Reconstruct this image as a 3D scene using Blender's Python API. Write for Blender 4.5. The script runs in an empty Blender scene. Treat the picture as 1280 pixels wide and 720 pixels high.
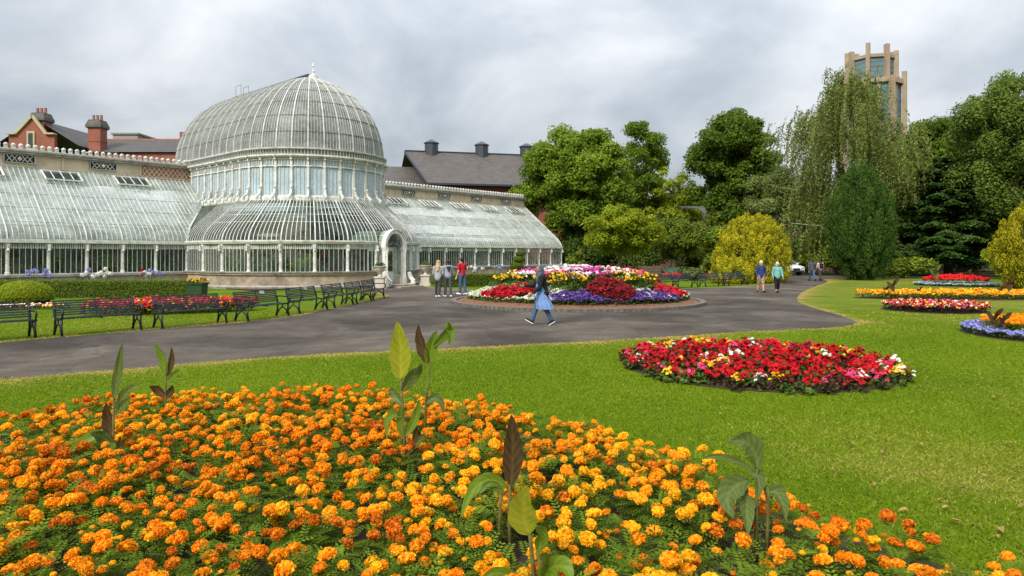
import bpy, bmesh, math, random
import numpy as np
from mathutils import Vector, Matrix

R = math.radians
C = bpy.context.scene.collection
SC = bpy.context.scene

# ------------------------------------------------------------------ camera, sky, sun, exposure
EYE = 2.0
F = 853.0                                   # focal length in pixels of the 1280 px wide photograph
HOR = 318.0                                 # pixel row of the horizon in the photograph
cam = bpy.data.objects.new('camera', bpy.data.cameras.new('camera'))
C.objects.link(cam)
cam.location = (0, 0, EYE)
cam.rotation_euler = (R(90), 0, 0)
cam.data.sensor_width = 36
cam.data.lens = 36 * F / 1280
cam.data.shift_y = -(360 - HOR) / 1280
cam.data.clip_start = 0.05
cam.data.clip_end = 3000
SC.camera = cam

SUN_EL, SUN_AZ = R(42), R(212)              # azimuth clockwise from +Y: behind and left of the camera
sun = bpy.data.objects.new('sun', bpy.data.lights.new('sun', 'SUN'))
C.objects.link(sun)
sun.data.energy = 2.4
sun.data.angle = R(18)
sun.data.color = (1.0, 0.95, 0.86)
sd = Vector((math.sin(SUN_AZ) * math.cos(SUN_EL), math.cos(SUN_AZ) * math.cos(SUN_EL), math.sin(SUN_EL)))
sun.rotation_euler = sd.to_track_quat('Z', 'Y').to_euler()
sun.location = sd * 100

W = bpy.data.worlds.new('World')
SC.world = W
W.use_nodes = True
nt = W.node_tree
nt.nodes.clear()
def wn(t, **kw):
    n = nt.nodes.new(t)
    for k, v in kw.items(): setattr(n, k, v)
    return n
def wl(a, b): nt.links.new(a, b)
def wmath(op, a, b=None, c=None):
    n = wn('ShaderNodeMath', operation=op)
    for i, v in enumerate((a, b, c)):
        if v is None: continue
        if isinstance(v, (int, float)): n.inputs[i].default_value = v
        else: wl(v, n.inputs[i])
    return n.outputs[0]
sky = wn('ShaderNodeTexSky', sky_type='NISHITA')
sky.sun_disc = False
sky.sun_elevation = SUN_EL
sky.sun_rotation = SUN_AZ
sky.air_density = 1.0
sky.dust_density = 2.0
tc = wn('ShaderNodeTexCoord')
sx = wn('ShaderNodeSeparateXYZ'); wl(tc.outputs['Generated'], sx.inputs[0])
zz = wmath('MAXIMUM', sx.outputs['Z'], 0.0)
den = wmath('ADD', zz, 0.50)
cx = wmath('DIVIDE', sx.outputs['X'], den)
cy = wmath('DIVIDE', sx.outputs['Y'], den)
cb = wn('ShaderNodeCombineXYZ'); wl(cx, cb.inputs[0]); wl(cy, cb.inputs[1])
n1 = wn('ShaderNodeTexNoise'); n1.inputs['Scale'].default_value = 2.3; n1.inputs['Detail'].default_value = 7
n1.inputs['Roughness'].default_value = 0.52; n1.inputs['Distortion'].default_value = 0.3
wl(cb.outputs[0], n1.inputs['Vector'])
n2 = wn('ShaderNodeTexNoise'); n2.inputs['Scale'].default_value = 0.9; n2.inputs['Detail'].default_value = 4
wl(cb.outputs[0], n2.inputs['Vector'])
nm = wmath('ADD', wmath('MULTIPLY', n1.outputs['Fac'], 0.6), wmath('MULTIPLY', n2.outputs['Fac'], 0.4))
cr = wn('ShaderNodeValToRGB')
e = cr.color_ramp.elements
e[0].position = 0.40; e[0].color = (0.295, 0.34, 0.385, 1)
e[1].position = 0.60; e[1].color = (0.69, 0.705, 0.715, 1)
m_ = cr.color_ramp.elements.new(0.49); m_.color = (0.455, 0.49, 0.525, 1)
wl(nm, cr.inputs[0])
# an overcast sky is about three times brighter overhead than near the horizon
lum = wmath('ADD', wmath('MULTIPLY', wmath('POWER', zz, 1.5), 2.7), 0.68)
mul = wn('ShaderNodeVectorMath', operation='SCALE'); wl(cr.outputs[0], mul.inputs[0]); wl(lum, mul.inputs['Scale'])
bg1 = wn('ShaderNodeBackground'); wl(sky.outputs[0], bg1.inputs[0]); bg1.inputs[1].default_value = 0.08
bg2 = wn('ShaderNodeBackground'); wl(mul.outputs[0], bg2.inputs[0]); bg2.inputs[1].default_value = 0.80
mx = wn('ShaderNodeMixShader'); mx.inputs[0].default_value = 0.86
wl(bg1.outputs[0], mx.inputs[1]); wl(bg2.outputs[0], mx.inputs[2])
wo = wn('ShaderNodeOutputWorld'); wl(mx.outputs[0], wo.inputs[0])

SC.view_settings.view_transform = 'Standard'
SC.view_settings.look = 'None'
SC.view_settings.gamma = 1
SC.view_settings.exposure = 0.85
SC.cycles.transparent_max_bounces = 24
SC.cycles.max_bounces = 8

# ------------------------------------------------------------------ helpers
def gp(x, y, z=0.0):
    """the point at height z that the photograph's pixel (x, y) shows"""
    Y = (EYE - z) * F / (y - HOR)
    return ((x - 640) / F * Y, Y)

def linkmesh(name, me, mats, parent=None, smooth=False, loc=None, rz=0):
    for m in (mats if isinstance(mats, (list, tuple)) else [mats]): me.materials.append(m)
    if smooth: me.polygons.foreach_set('use_smooth', np.ones(len(me.polygons), dtype=bool))
    o = bpy.data.objects.new(name, me)
    C.objects.link(o)
    if parent: o.parent = parent
    if loc: o.location = loc
    if rz: o.rotation_euler = (0, 0, rz)
    return o

class MB:
    def __init__(s): s.v = []; s.f = []; s.m = []; s.mi = 0
    def add(s, vs, fs):
        b = len(s.v); s.v += [tuple(p) for p in vs]
        for f in fs: s.f.append([b + i for i in f]); s.m.append(s.mi)
    def quad(s, a, b, c, d): s.add([a, b, c, d], [(0, 1, 2, 3)])
    def box(s, c, d, rz=0, rot=None):
        M = rot if rot is not None else Matrix.Rotation(rz, 3, 'Z')
        vs = [Vector(c) + M @ Vector((x * d[0] / 2, y * d[1] / 2, z * d[2] / 2)) for z in (-1, 1) for x, y in ((-1, -1), (1, -1), (1, 1), (-1, 1))]
        s.add(vs, [(3, 2, 1, 0), (4, 5, 6, 7), (0, 1, 5, 4), (1, 2, 6, 5), (2, 3, 7, 6), (3, 0, 4, 7)])
    def bar(s, p, q, w, h=None, up=(0, 0, 1)):
        s.sweep([p, q], w, h or w, up)
    def sweep(s, pts, w, h, up=(0, 0, 1)):
        pts = [Vector(p) for p in pts]; rings = []
        for i, p in enumerate(pts):
            t = (pts[min(i + 1, len(pts) - 1)] - pts[max(i - 1, 0)]).normalized()
            u = Vector(up)
            if abs(t.dot(u)) > .98: u = Vector((0, 1, 0)) if abs(t.y) < .9 else Vector((1, 0, 0))
            a = t.cross(u).normalized(); b = a.cross(t)
            rings.append([p + a * x * w / 2 + b * y * h / 2 for x, y in ((-1, -1), (1, -1), (1, 1), (-1, 1))])
        s.loft(rings)
    def tube(s, pts, r, n=6, flat=1.0):
        pts = [Vector(p) for p in pts]
        if not isinstance(r, (list, tuple)): r = [r] * len(pts)
        rings = []; u = None
        for i, p in enumerate(pts):
            t = (pts[min(i + 1, len(pts) - 1)] - pts[max(i - 1, 0)]).normalized()
            if u is None: u = Vector((1, 0, 0)) if abs(t.x) < .8 else Vector((0, 1, 0))
            a = (u - t * u.dot(t)).normalized(); u = a; b = t.cross(a)
            rings.append([p + (a * math.cos(k * 2 * math.pi / n) + b * flat * math.sin(k * 2 * math.pi / n)) * r[i] for k in range(n)])
        s.loft(rings)
    def loft(s, rings, closed=True, caps=True):
        n = len(rings[0]); vs = [p for r_ in rings for p in r_]; fs = []
        for i in range(len(rings) - 1):
            for k in range(n if closed else n - 1):
                k2 = (k + 1) % n
                fs.append((i * n + k, i * n + k2, (i + 1) * n + k2, (i + 1) * n + k))
        if caps and closed:
            fs.append(tuple(range(n - 1, -1, -1))); fs.append(tuple((len(rings) - 1) * n + k for k in range(n)))
        s.add(vs, fs)
    def lathe(s, prof, c=(0, 0, 0), n=12):
        s.loft([[(c[0] + r * math.cos(k * 2 * math.pi / n), c[1] + r * math.sin(k * 2 * math.pi / n), c[2] + z) for k in range(n)] for r, z in prof])
    def ell(s, c, r, n=10, m=6):
        if not isinstance(r, (list, tuple)): r = (r, r, r)
        s.loft([[(c[0] + r[0] * math.cos(k * 2 * math.pi / n) * math.sin(a), c[1] + r[1] * math.sin(k * 2 * math.pi / n) * math.sin(a), c[2] - r[2] * math.cos(a)) for k in range(n)]
                for a in [max(.05, min(math.pi - .05, j * math.pi / m)) for j in range(m + 1)]])
    def prism(s, outline, y0, y1):
        """outline in (x, z), extruded along y"""
        n = len(outline)
        vs = [(x, y0, z) for x, z in outline] + [(x, y1, z) for x, z in outline]
        fs = [tuple(range(n)), tuple(range(2 * n - 1, n - 1, -1))] + [(i, i + n, (i + 1) % n + n, (i + 1) % n) for i in range(n)]
        s.add(vs, fs)
    def mesh(s, name):
        me = bpy.data.meshes.new(name); me.from_pydata(s.v, [], s.f)
        if any(s.m): me.polygons.foreach_set('material_index', s.m)
        me.update()
        return me
    def build(s, name, mats, parent=None, smooth=False, loc=None, rz=0):
        me = s.mesh(name)
        bm = bmesh.new(); bm.from_mesh(me); bmesh.ops.recalc_face_normals(bm, faces=bm.faces); bm.to_mesh(me); bm.free()
        return linkmesh(name, me, mats, parent, smooth, loc, rz)

def np_mesh(name, V, k, tint=None, mi=None):
    """V: (m, k, 3) array of m separate k-gons; tint: per-face float"""
    m = len(V)
    me = bpy.data.meshes.new(name)
    me.vertices.add(m * k); me.vertices.foreach_set('co', np.ascontiguousarray(V, dtype=np.float32).ravel())
    me.loops.add(m * k); me.loops.foreach_set('vertex_index', np.arange(m * k, dtype=np.int32))
    me.polygons.add(m); me.polygons.foreach_set('loop_start', np.arange(0, m * k, k, dtype=np.int32))
    if mi is not None: me.polygons.foreach_set('material_index', np.asarray(mi, dtype=np.int32))
    if tint is not None:
        a = me.attributes.new('tint', 'FLOAT', 'FACE'); a.data.foreach_set('value', np.asarray(tint, dtype=np.float32))
    me.update(calc_edges=True); me.validate()
    return me

def unit(a): return a / np.maximum(np.linalg.norm(a, axis=-1, keepdims=True), 1e-9)

def leaf_quads(rng, P, N, size, aspect=.55, axis=None, droop=.25):
    """rhombic leaves at P with normals N; axis: preferred leaf direction"""
    n = len(P); N = unit(N)
    A = rng.normal(size=(n, 3)) if axis is None else axis + rng.normal(size=(n, 3)) * .35
    U = unit(A - N * (A * N).sum(1, keepdims=True)); Vv = np.cross(N, U)
    s = np.asarray(size).reshape(-1, 1) * np.ones((n, 1)); L = U * s; Wd = Vv * s * aspect
    D = N * s * droop
    return np.stack([P - L - D, P - Wd, P + L - D, P + Wd], axis=1)

def thing(name, label, cat, loc=(0, 0, 0), rz=0, group=None):
    o = bpy.data.objects.new(name, None); C.objects.link(o)
    o.empty_display_size = .2; o.location = loc; o.rotation_euler = (0, 0, rz)
    return tag(o, label, cat, group)
def tag(o, label, cat, group=None, kind=None):
    o['label'] = label; o['category'] = cat
    if group: o['group'] = group
    if kind: o['kind'] = kind
    return o
def struct(o): o['kind'] = 'structure'; return o
def stuff(o, label, cat): o['kind'] = 'stuff'; o['label'] = label; o['category'] = cat; return o

def kids(o): return [c for c in KIDS.get(o.name, [])]
KIDS = {}
def dup(root, loc, rz=0, label=None, group=None, scale=None):
    r = root.copy(); C.objects.link(r); r.location = loc; r.rotation_euler = (0, 0, rz)
    if scale: r.scale = (scale, scale, scale) if isinstance(scale, (int, float)) else scale
    if label: r['label'] = label
    if group: r['group'] = group
    for ch in list(root.children):
        c = ch.copy(); C.objects.link(c); c.parent = r
        for g in list(ch.children):
            d = g.copy(); C.objects.link(d); d.parent = c
    return r

# ------------------------------------------------------------------ materials
def newmat(name):
    m = bpy.data.materials.new(name); m.use_nodes = True
    return m, m.node_tree, m.node_tree.nodes['Principled BSDF']
def N_(t, ty, **kw):
    n = t.nodes.new(ty)
    for k, v in kw.items(): setattr(n, k, v)
    return n
def noise(t, scale, detail=4, rough=.55, vec=None, dist=0):
    n = N_(t, 'ShaderNodeTexNoise'); n.inputs['Scale'].default_value = scale; n.inputs['Detail'].default_value = detail
    n.inputs['Roughness'].default_value = rough; n.inputs['Distortion'].default_value = dist
    if vec is None:
        g = N_(t, 'ShaderNodeNewGeometry'); vec = g.outputs['Position']
    t.links.new(vec, n.inputs['Vector'])
    return n.outputs['Fac']
def ramp(t, fac, stops):
    r = N_(t, 'ShaderNodeValToRGB'); el = r.color_ramp.elements
    while len(el) < len(stops): el.new(.5)
    for i, (p, c) in enumerate(stops):
        el[i].position = p; el[i].color = (*c, 1) if len(c) == 3 else c
    t.links.new(fac, r.inputs[0])
    return r.outputs[0]
def mixc(t, fac, a, b, mode='MIX'):
    n = N_(t, 'ShaderNodeMix', data_type='RGBA', blend_type=mode)
    for i, v in ((0, fac), (6, a), (7, b)):
        if isinstance(v, (int, float)): n.inputs[i].default_value = v
        elif isinstance(v, tuple): n.inputs[i].default_value = (*v[:3], 1)
        else: t.links.new(v, n.inputs[i])
    return n.outputs[2]
def tmath(t, op, a, b=0.0):
    n = N_(t, 'ShaderNodeMath', operation=op)
    for i, v in enumerate((a, b)):
        if isinstance(v, (int, float)): n.inputs[i].default_value = v
        else: t.links.new(v, n.inputs[i])
    return n.outputs[0]
def bump(t, b, h, strength, dist=.02):
    n = N_(t, 'ShaderNodeBump'); n.inputs['Strength'].default_value = strength; n.inputs['Distance'].default_value = dist
    t.links.new(h, n.inputs['Height']); t.links.new(n.outputs[0], b.inputs['Normal'])

def solid(name, col, rough=.6, var=.2, scale=6, bmp=0, spec=.3, metal=0, dirt=None, dirt_scale=2, dirt_amt=.5):
    m, t, b = newmat(name)
    lo = tuple(c * (1 - var) for c in col); hi = tuple(min(1, c * (1 + var)) for c in col)
    f = noise(t, scale, 5)
    c = ramp(t, f, [(.3, lo), (.7, hi)])
    if dirt:
        f2 = noise(t, dirt_scale, 6, .65)
        k = ramp(t, f2, [(.48, (0, 0, 0)), (.68, (dirt_amt,) * 3)])
        c = mixc(t, k, c, dirt)
    t.links.new(c, b.inputs['Base Color'])
    b.inputs['Roughness'].default_value = rough; b.inputs['Metallic'].default_value = metal
    b.inputs['Specular IOR Level'].default_value = spec
    if bmp: bump(t, b, noise(t, scale * 4, 4), bmp)
    return m

def foliage(name, a, b_, trans=.28, rough=.6, rand=.25, spec=.08):
    """leaf colour runs from a to b_ with the per-leaf tint; each object is also a little different"""
    m, t, b = newmat(name)
    at = N_(t, 'ShaderNodeAttribute', attribute_name='tint')
    oi = N_(t, 'ShaderNodeObjectInfo')
    c = mixc(t, at.outputs['Fac'], a, b_)
    v = N_(t, 'ShaderNodeHueSaturation')
    t.links.new(c, v.inputs['Color'])
    k = tmath(t, 'ADD', tmath(t, 'MULTIPLY', oi.outputs['Random'], rand), 1 - rand / 2)
    t.links.new(k, v.inputs['Value'])
    t.links.new(v.outputs[0], b.inputs['Base Color'])
    b.inputs['Roughness'].default_value = rough; b.inputs['Specular IOR Level'].default_value = spec
    if trans:
        tr = N_(t, 'ShaderNodeBsdfTranslucent'); t.links.new(v.outputs[0], tr.inputs[0])
        mxs = N_(t, 'ShaderNodeMixShader'); mxs.inputs[0].default_value = trans
        t.links.new(b.outputs[0], mxs.inputs[1]); t.links.new(tr.outputs[0], mxs.inputs[2])
        t.links.new(mxs.outputs[0], t.nodes['Material Output'].inputs[0])
    return m

def glazing(name, body, opacity, tint=(.85, .92, .88), rough=.12, scale=1.2, var=.25, ovar=.2):
    """old horticultural glass: partly clear, partly limewashed, with a clear reflection"""
    m, t, b = newmat(name)
    f = noise(t, scale, 5, .6)
    f2 = noise(t, scale * 4.3, 3, .6)
    lo = tuple(c * (1 - var) for c in body); hi = tuple(min(1, c * (1 + var)) for c in body)
    t.links.new(ramp(t, f2, [(.3, lo), (.7, hi)]), b.inputs['Base Color'])
    b.inputs['Roughness'].default_value = max(rough, .45); b.inputs['Specular IOR Level'].default_value = .12
    tr = N_(t, 'ShaderNodeBsdfTransparent'); tr.inputs[0].default_value = (*tint, 1)
    gl = N_(t, 'ShaderNodeBsdfGlossy'); gl.inputs['Roughness'].default_value = .16
    fr = N_(t, 'ShaderNodeFresnel'); fr.inputs[0].default_value = 1.17
    ms = N_(t, 'ShaderNodeMixShader'); t.links.new(fr.outputs[0], ms.inputs[0])
    t.links.new(tr.outputs[0], ms.inputs[1]); t.links.new(gl.outputs[0], ms.inputs[2])
    op = ramp(t, f, [(.35, (max(0, opacity - ovar),) * 3), (.65, (min(1, opacity + ovar),) * 3)])
    mxs = N_(t, 'ShaderNodeMixShader'); t.links.new(op, mxs.inputs[0])
    t.links.new(ms.outputs[0], mxs.inputs[1]); t.links.new(b.outputs[0], mxs.inputs[2])
    t.links.new(mxs.outputs[0], t.nodes['Material Output'].inputs[0])
    return m

def brick(name, a, b_, mortar, sc=1.0, axis='XZ'):
    m, t, b = newmat(name)
    tcn = N_(t, 'ShaderNodeTexCoord')
    s = N_(t, 'ShaderNodeSeparateXYZ'); t.links.new(tcn.outputs['Object'], s.inputs[0])
    c = N_(t, 'ShaderNodeCombineXYZ')
    t.links.new(tmath(t, 'ADD', s.outputs['X'], s.outputs['Y']), c.inputs[0]); t.links.new(s.outputs['Z'], c.inputs[1])
    br = N_(t, 'ShaderNodeTexBrick'); t.links.new(c.outputs[0], br.inputs['Vector'])
    br.inputs['Scale'].default_value = sc
    br.inputs['Color1'].default_value = (*a, 1); br.inputs['Color2'].default_value = (*b_, 1); br.inputs['Mortar'].default_value = (*mortar, 1)
    br.inputs['Mortar Size'].default_value = .012; br.inputs['Brick Width'].default_value = .23; br.inputs['Row Height'].default_value = .075
    f = noise(t, .8, 5)
    col = mixc(t, .55, br.outputs[0], ramp(t, f, [(.3, (.45, .45, .45)), (.7, (1, 1, 1))]), 'MULTIPLY')
    t.links.new(col, b.inputs['Base Color']); b.inputs['Roughness'].default_value = .85
    return m

def slate(name, a, b_, mortar, w=.35, h=.22):
    m, t, b = newmat(name)
    tcn = N_(t, 'ShaderNodeTexCoord')
    s = N_(t, 'ShaderNodeSeparateXYZ'); t.links.new(tcn.outputs['Object'], s.inputs[0])
    c = N_(t, 'ShaderNodeCombineXYZ'); t.links.new(s.outputs['X'], c.inputs[0]); t.links.new(tmath(t, 'MULTIPLY', s.outputs['Z'], 1.35), c.inputs[1])
    br = N_(t, 'ShaderNodeTexBrick'); t.links.new(c.outputs[0], br.inputs['Vector']); br.inputs['Scale'].default_value = 1
    br.inputs['Color1'].default_value = (*a, 1); br.inputs['Color2'].default_value = (*b_, 1); br.inputs['Mortar'].default_value = (*mortar, 1)
    br.inputs['Mortar Size'].default_value = .02; br.inputs['Brick Width'].default_value = w; br.inputs['Row Height'].default_value = h
    f = noise(t, .9, 6, .65)
    col = mixc(t, .6, br.outputs[0], ramp(t, f, [(.3, (.5, .5, .5)), (.72, (1.0, 1.0, 1.0))]), 'MULTIPLY')
    t.links.new(col, b.inputs['Base Color']); b.inputs['Roughness'].default_value = .7
    return m

M = {}
M['white'] = solid('white_paint', (.62, .62, .57), .55, .16, 9, dirt=(.27, .20, .13), dirt_scale=2.6, dirt_amt=.65)
M['white_bar'] = solid('bar_paint', (.50, .52, .49), .6, .2, 5, dirt=(.22, .20, .15), dirt_scale=1.5, dirt_amt=.65)
M['dome_bar'] = solid('dome_bar_paint', (.36, .37, .34), .6, .2, 5)
M['dome_rib'] = solid('dome_rib_paint', (.50, .51, .48), .6, .2, 5, dirt=(.25, .22, .18), dirt_scale=1.7)
M['rib_dark'] = solid('weathered_rib', (.20, .20, .18), .6, .25, 5)
M['glass_wing'] = glazing('limewashed_glass', (.29, .325, .285), .74, (.80, .90, .86), .2, .9, .25, .25)
M['glass_clear'] = glazing('greenish_glass', (.24, .32, .28), .09, (.78, .88, .82), .1, 1.5, .25, .09)
M['glass_dome'] = glazing('dome_glass', (.26, .275, .26), .62, (.72, .76, .74), .25, .7, .25, .22)
M['glass_drum'] = glazing('blinded_glass', (.42, .52, .58), .86, (.8, .88, .92), .2, 1.3, .12, .1)
M['glass_dark'] = glazing('window_glass', (.05, .07, .08), .75, (.6, .7, .7), .05, 1.0)
M['stone'] = solid('sandstone', (.36, .29, .215), .9, .22, 3, .5, dirt=(.13, .10, .08), dirt_scale=1.1, dirt_amt=.8)
M['stone_sill'] = solid('grey_stone', (.30, .275, .24), .9, .25, 4, .4, dirt=(.12, .10, .09), dirt_scale=1.6, dirt_amt=.7)
M['cream'] = solid('cream_render', (.56, .46, .33), .9, .1, 2, .2, dirt=(.30, .23, .16), dirt_scale=1.2, dirt_amt=.6)
M['brick'] = brick('red_brick', (.33, .066, .034), (.24, .046, .026), (.26, .14, .10))
M['brick_orange'] = brick('orange_brick', (.42, .13, .06), (.33, .09, .05), (.3, .2, .15))
M['slate'] = slate('grey_slate', (.080, .070, .066), (.060, .052, .050), (.035, .03, .03))
M['slate_brown'] = slate('brown_slate', (.105, .088, .078), (.08, .067, .06), (.045, .04, .037), .6, .32)
M['black'] = solid('black_paint', (.014, .016, .019), .5, .3, 8, spec=.3)
M['dark_metal'] = solid('dark_metal', (.03, .035, .045), .45, .3, 8, spec=.5)
M['bench_slat'] = solid('bench_slat_paint', (.020, .026, .034), .5, .35, 12, spec=.25)
M['trim_stone'] = solid('pale_trim_stone', (.42, .35, .22), .85, .15, 4)
M['bark'] = solid('bark', (.10, .075, .05), .95, .4, 9, .8)
M['birch_bark'] = solid('birch_bark', (.42, .38, .33), .8, .3, 7, .4, dirt=(.06, .05, .04), dirt_scale=5)
M['soil'] = solid('dark_soil', (.045, .029, .020), .98, .5, 14, 1.0)
M['soil_light'] = solid('brown_soil', (.15, .075, .042), .98, .35, 9, .8)
M['concrete'] = solid('tower_concrete', (.32, .24, .165), .9, .14, .8, .2, dirt=(.20, .155, .11), dirt_scale=.4, dirt_amt=.6)
M['tower_glass'] = glazing('tower_glass', (.12, .21, .25), .85, (.6, .75, .8), .08, .3, .2, .1)
M['chimney_cap'] = solid('sooty_stone', (.10, .092, .08), .9, .3, 3)
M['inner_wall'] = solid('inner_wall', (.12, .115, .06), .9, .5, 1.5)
M['kerb'] = solid('kerb_tile', (.125, .108, .092), .85, .35, 7, .4)
M['pedestal'] = solid('pedestal_stone', (.50, .45, .37), .9, .15, 4, .3, dirt=(.2, .17, .13), dirt_scale=2)
M['grey_box'] = solid('grey_cladding', (.26, .25, .24), .7, .1, 1)
# ------------------------------------------------------------------ ground, path, beds
def spline(pts, n=8, closed=False):
    P = [np.array(p, float) for p in pts]; out = []; m = len(P)
    for i in range(m if closed else m - 1):
        p0 = P[(i - 1) % m] if closed or i > 0 else P[0]
        p1 = P[i]; p2 = P[(i + 1) % m]
        p3 = P[(i + 2) % m] if closed or i + 2 < m else P[-1]
        for k in range(n):
            t = k / n
            out.append(.5 * ((2 * p1) + (p2 - p0) * t + (2 * p0 - 5 * p1 + 4 * p2 - p3) * t * t + (3 * p1 - p0 - 3 * p2 + p3) * t ** 3))
    if not closed: out.append(P[-1])
    return np.array(out)
def in_poly(x, y, poly):
    ins = np.zeros(x.shape, bool); j = len(poly) - 1
    for i in range(len(poly)):
        xi, yi = poly[i]; xj, yj = poly[j]
        c = ((yi > y) != (yj > y)) & (x < (xj - xi) * (y - yi) / (yj - yi + 1e-12) + xi)
        ins ^= c; j = i
    return ins
def poly_dist(x, y, poly):
    d = np.full(x.shape, 1e9)
    for i in range(len(poly)):
        a = poly[i - 1]; b = poly[i]; ab = b - a; L = ab @ ab + 1e-12
        t = np.clip(((x - a[0]) * ab[0] + (y - a[1]) * ab[1]) / L, 0, 1)
        d = np.minimum(d, np.hypot(x - a[0] - t * ab[0], y - a[1] - t * ab[1]))
    return d

edge_lawn = [(-46, -18), (-12, 8.2), (-8.15, 10.9), (-6.3, 12.2), (-3.84, 13.65), (0, 15), (3.05, 16.25), (6.25, 17.7), (8.9, 18.7), (10.2, 20.2), (10.75, 22.4), (11.5, 26.7),
             (12.5, 29.9), (14.7, 34.8), (17.8, 40.6), (21.6, 47.2), (23.6, 51), (25.2, 55), (28.5, 58), (34, 59), (48, 59.8), (80, 60.5)]
edge_far = [(80, 64), (48, 63.4), (34, 63), (28, 64.5), (26.5, 70), (27, 82), (22.5, 82), (22.3, 70), (21.8, 60), (20.6, 52), (18.2, 46.3), (15.2, 43.3), (11, 40.4), (8, 38.7), (4, 38.2), (0, 38.4), (-3.2, 38.8),
            (-4.8, 40.5), (-5.6, 42.2), (-7.4, 42.2), (-8.4, 40.6), (-8.4, 39.0), (-7.2, 36.4), (-6.1, 33.6), (-5.92, 31.6), (-6.07, 29.3), (-6.32, 27.0), (-6.67, 24.5), (-7.07, 21.9), (-8.2, 19.7), (-9.7, 17.95), (-11.25, 16.0), (-12.35, 14.6), (-16, 11), (-52, -16)]
path_poly = np.vstack([spline(edge_lawn, 6), spline(edge_far, 6)])
prng = np.random.default_rng(5)
path_poly = path_poly + prng.normal(size=path_poly.shape) * .02

BEDC = (2.7, 28.7); BEDR = 5.27                      # round bed with the kerb
mari_poly = spline([(-6.2, 5.2), (-5.9, 7.0), (-4.8, 8.2), (-3.3, 8.85), (-1.9, 8.8), (-.74, 8.3), (.25, 7.55), (1.0, 6.75), (2.1, 5.15), (2.95, 4.05), (3.3, 3.0), (2.6, 2.2), (0, 1.9), (-3.0, 2.0), (-5.4, 3.2)], 6, True)
circ_beds = {'begonia': (4.3, 12.05, 2.40), 'far_begonia': (15.1, 24.4, 1.75), 'red': (28.6, 44.0, 2.35), 'mixed': (13.95, 16.6, 2.65)}
ORB = (21.8, 31.4, 6.1, 1.75)
def in_beds(x, y, pad=0.0):
    m = in_poly(x, y, mari_poly)
    if pad: m |= poly_dist(x, y, mari_poly) < pad
    for a, b, r in circ_beds.values(): m |= np.hypot(x - a, y - b) < r + pad - .12
    m |= ((x - ORB[0]) / (ORB[2] + pad)) ** 2 + ((y - ORB[1]) / (ORB[3] + pad)) ** 2 < 1
    m |= np.hypot(x - BEDC[0], y - BEDC[1]) < BEDR + pad
    return m
DRY = [(3.7, 6.9, 1.0, .5), (4.6, 5.6, 1.2, .3), (14.5, 22.0, 4, .25), (20, 27, 5, .25), (-12, 20, 2.5, .25), (16, 34, 5, .3), (26, 50, 6, .5), (22, 40, 4, .3), (8, 9.5, 2.0, .18)]
def dryness(x, y):
    d = poly_dist(x, y, path_poly)
    wob = np.sin(x * 1.7 + np.sin(y * 1.1) * 2) * np.sin(y * 2.1 + x * .6)
    v = np.exp(-(d / (.26 + .12 * wob)) ** 2) * (.75 + .25 * wob)
    v = v + .45 * np.exp(-(d / .9) ** 2) * (.5 + .5 * wob)
    for a, b, r, k in DRY: v = v + k * np.exp(-((x - a) ** 2 + (y - b) ** 2) / r ** 2) * (.75 + .5 * wob)
    return np.clip(v, 0, 1)

def lawn_mat():
    m, t, b = newmat('lawn_grass')
    g = N_(t, 'ShaderNodeNewGeometry')
    f1 = noise(t, .35, 5, .6); f2 = noise(t, 3.2, 5, .65); f3 = noise(t, 38, 3, .7)
    base = ramp(t, f1, [(.33, (.062, .118, .005)), (.52, (.095, .155, .006)), (.70, (.140, .190, .009))])
    base = mixc(t, .5, base, ramp(t, f2, [(.3, (.55, .6, .5)), (.7, (1.25, 1.2, 1.1))]), 'MULTIPLY')
    base = mixc(t, .65, base, ramp(t, f3, [(.32, (.4, .45, .4)), (.66, (1.35, 1.3, 1.2))]), 'MULTIPLY')
    at = N_(t, 'ShaderNodeAttribute', attribute_name='dry')
    k = tmath(t, 'MULTIPLY', at.outputs['Fac'], tmath(t, 'ADD', tmath(t, 'MULTIPLY', f2, 1.1), .35))
    k2 = N_(t, 'ShaderNodeClamp'); t.links.new(k, k2.inputs[0])
    dry = ramp(t, f3, [(.3, (.17, .105, .03)), (.7, (.36, .26, .085))])
    c = mixc(t, k2.outputs[0], base, dry)
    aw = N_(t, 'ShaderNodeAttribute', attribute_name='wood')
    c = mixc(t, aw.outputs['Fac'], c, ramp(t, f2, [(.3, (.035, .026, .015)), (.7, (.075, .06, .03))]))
    t.links.new(c, b.inputs['Base Color']); b.inputs['Roughness'].default_value = .9; b.inputs['Specular IOR Level'].default_value = .05
    bump(t, b, f3, .9, .03)
    return m
M['lawn'] = lawn_mat()

xs = np.concatenate([[-900, -500, -250, -120, -80, -60, -45, -38], np.arange(-34, 36, .25), [40, 48, 60, 80, 120, 250, 500, 900]])
ys = np.concatenate([[-60, -30, -12, -5, -1], np.arange(1, 68, .25), [70, 75, 80, 90, 110, 160, 300, 600, 1200]])
GX, GY = np.meshgrid(xs, ys)
nx, ny = len(xs), len(ys)
idx = np.arange(nx * ny).reshape(ny, nx)
quads = np.stack([idx[:-1, :-1], idx[:-1, 1:], idx[1:, 1:], idx[1:, :-1]], -1).reshape(-1, 4)
me = bpy.data.meshes.new('lawn')
me.vertices.add(nx * ny); me.vertices.foreach_set('co', np.stack([GX, GY, GX * 0], -1).astype(np.float32).ravel())
me.loops.add(quads.size); me.loops.foreach_set('vertex_index', quads.astype(np.int32).ravel())
me.polygons.add(len(quads)); me.polygons.foreach_set('loop_start', np.arange(0, quads.size, 4, dtype=np.int32))
a = me.attributes.new('dry', 'FLOAT', 'POINT'); a.data.foreach_set('value', dryness(GX, GY).astype(np.float32).ravel())
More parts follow.
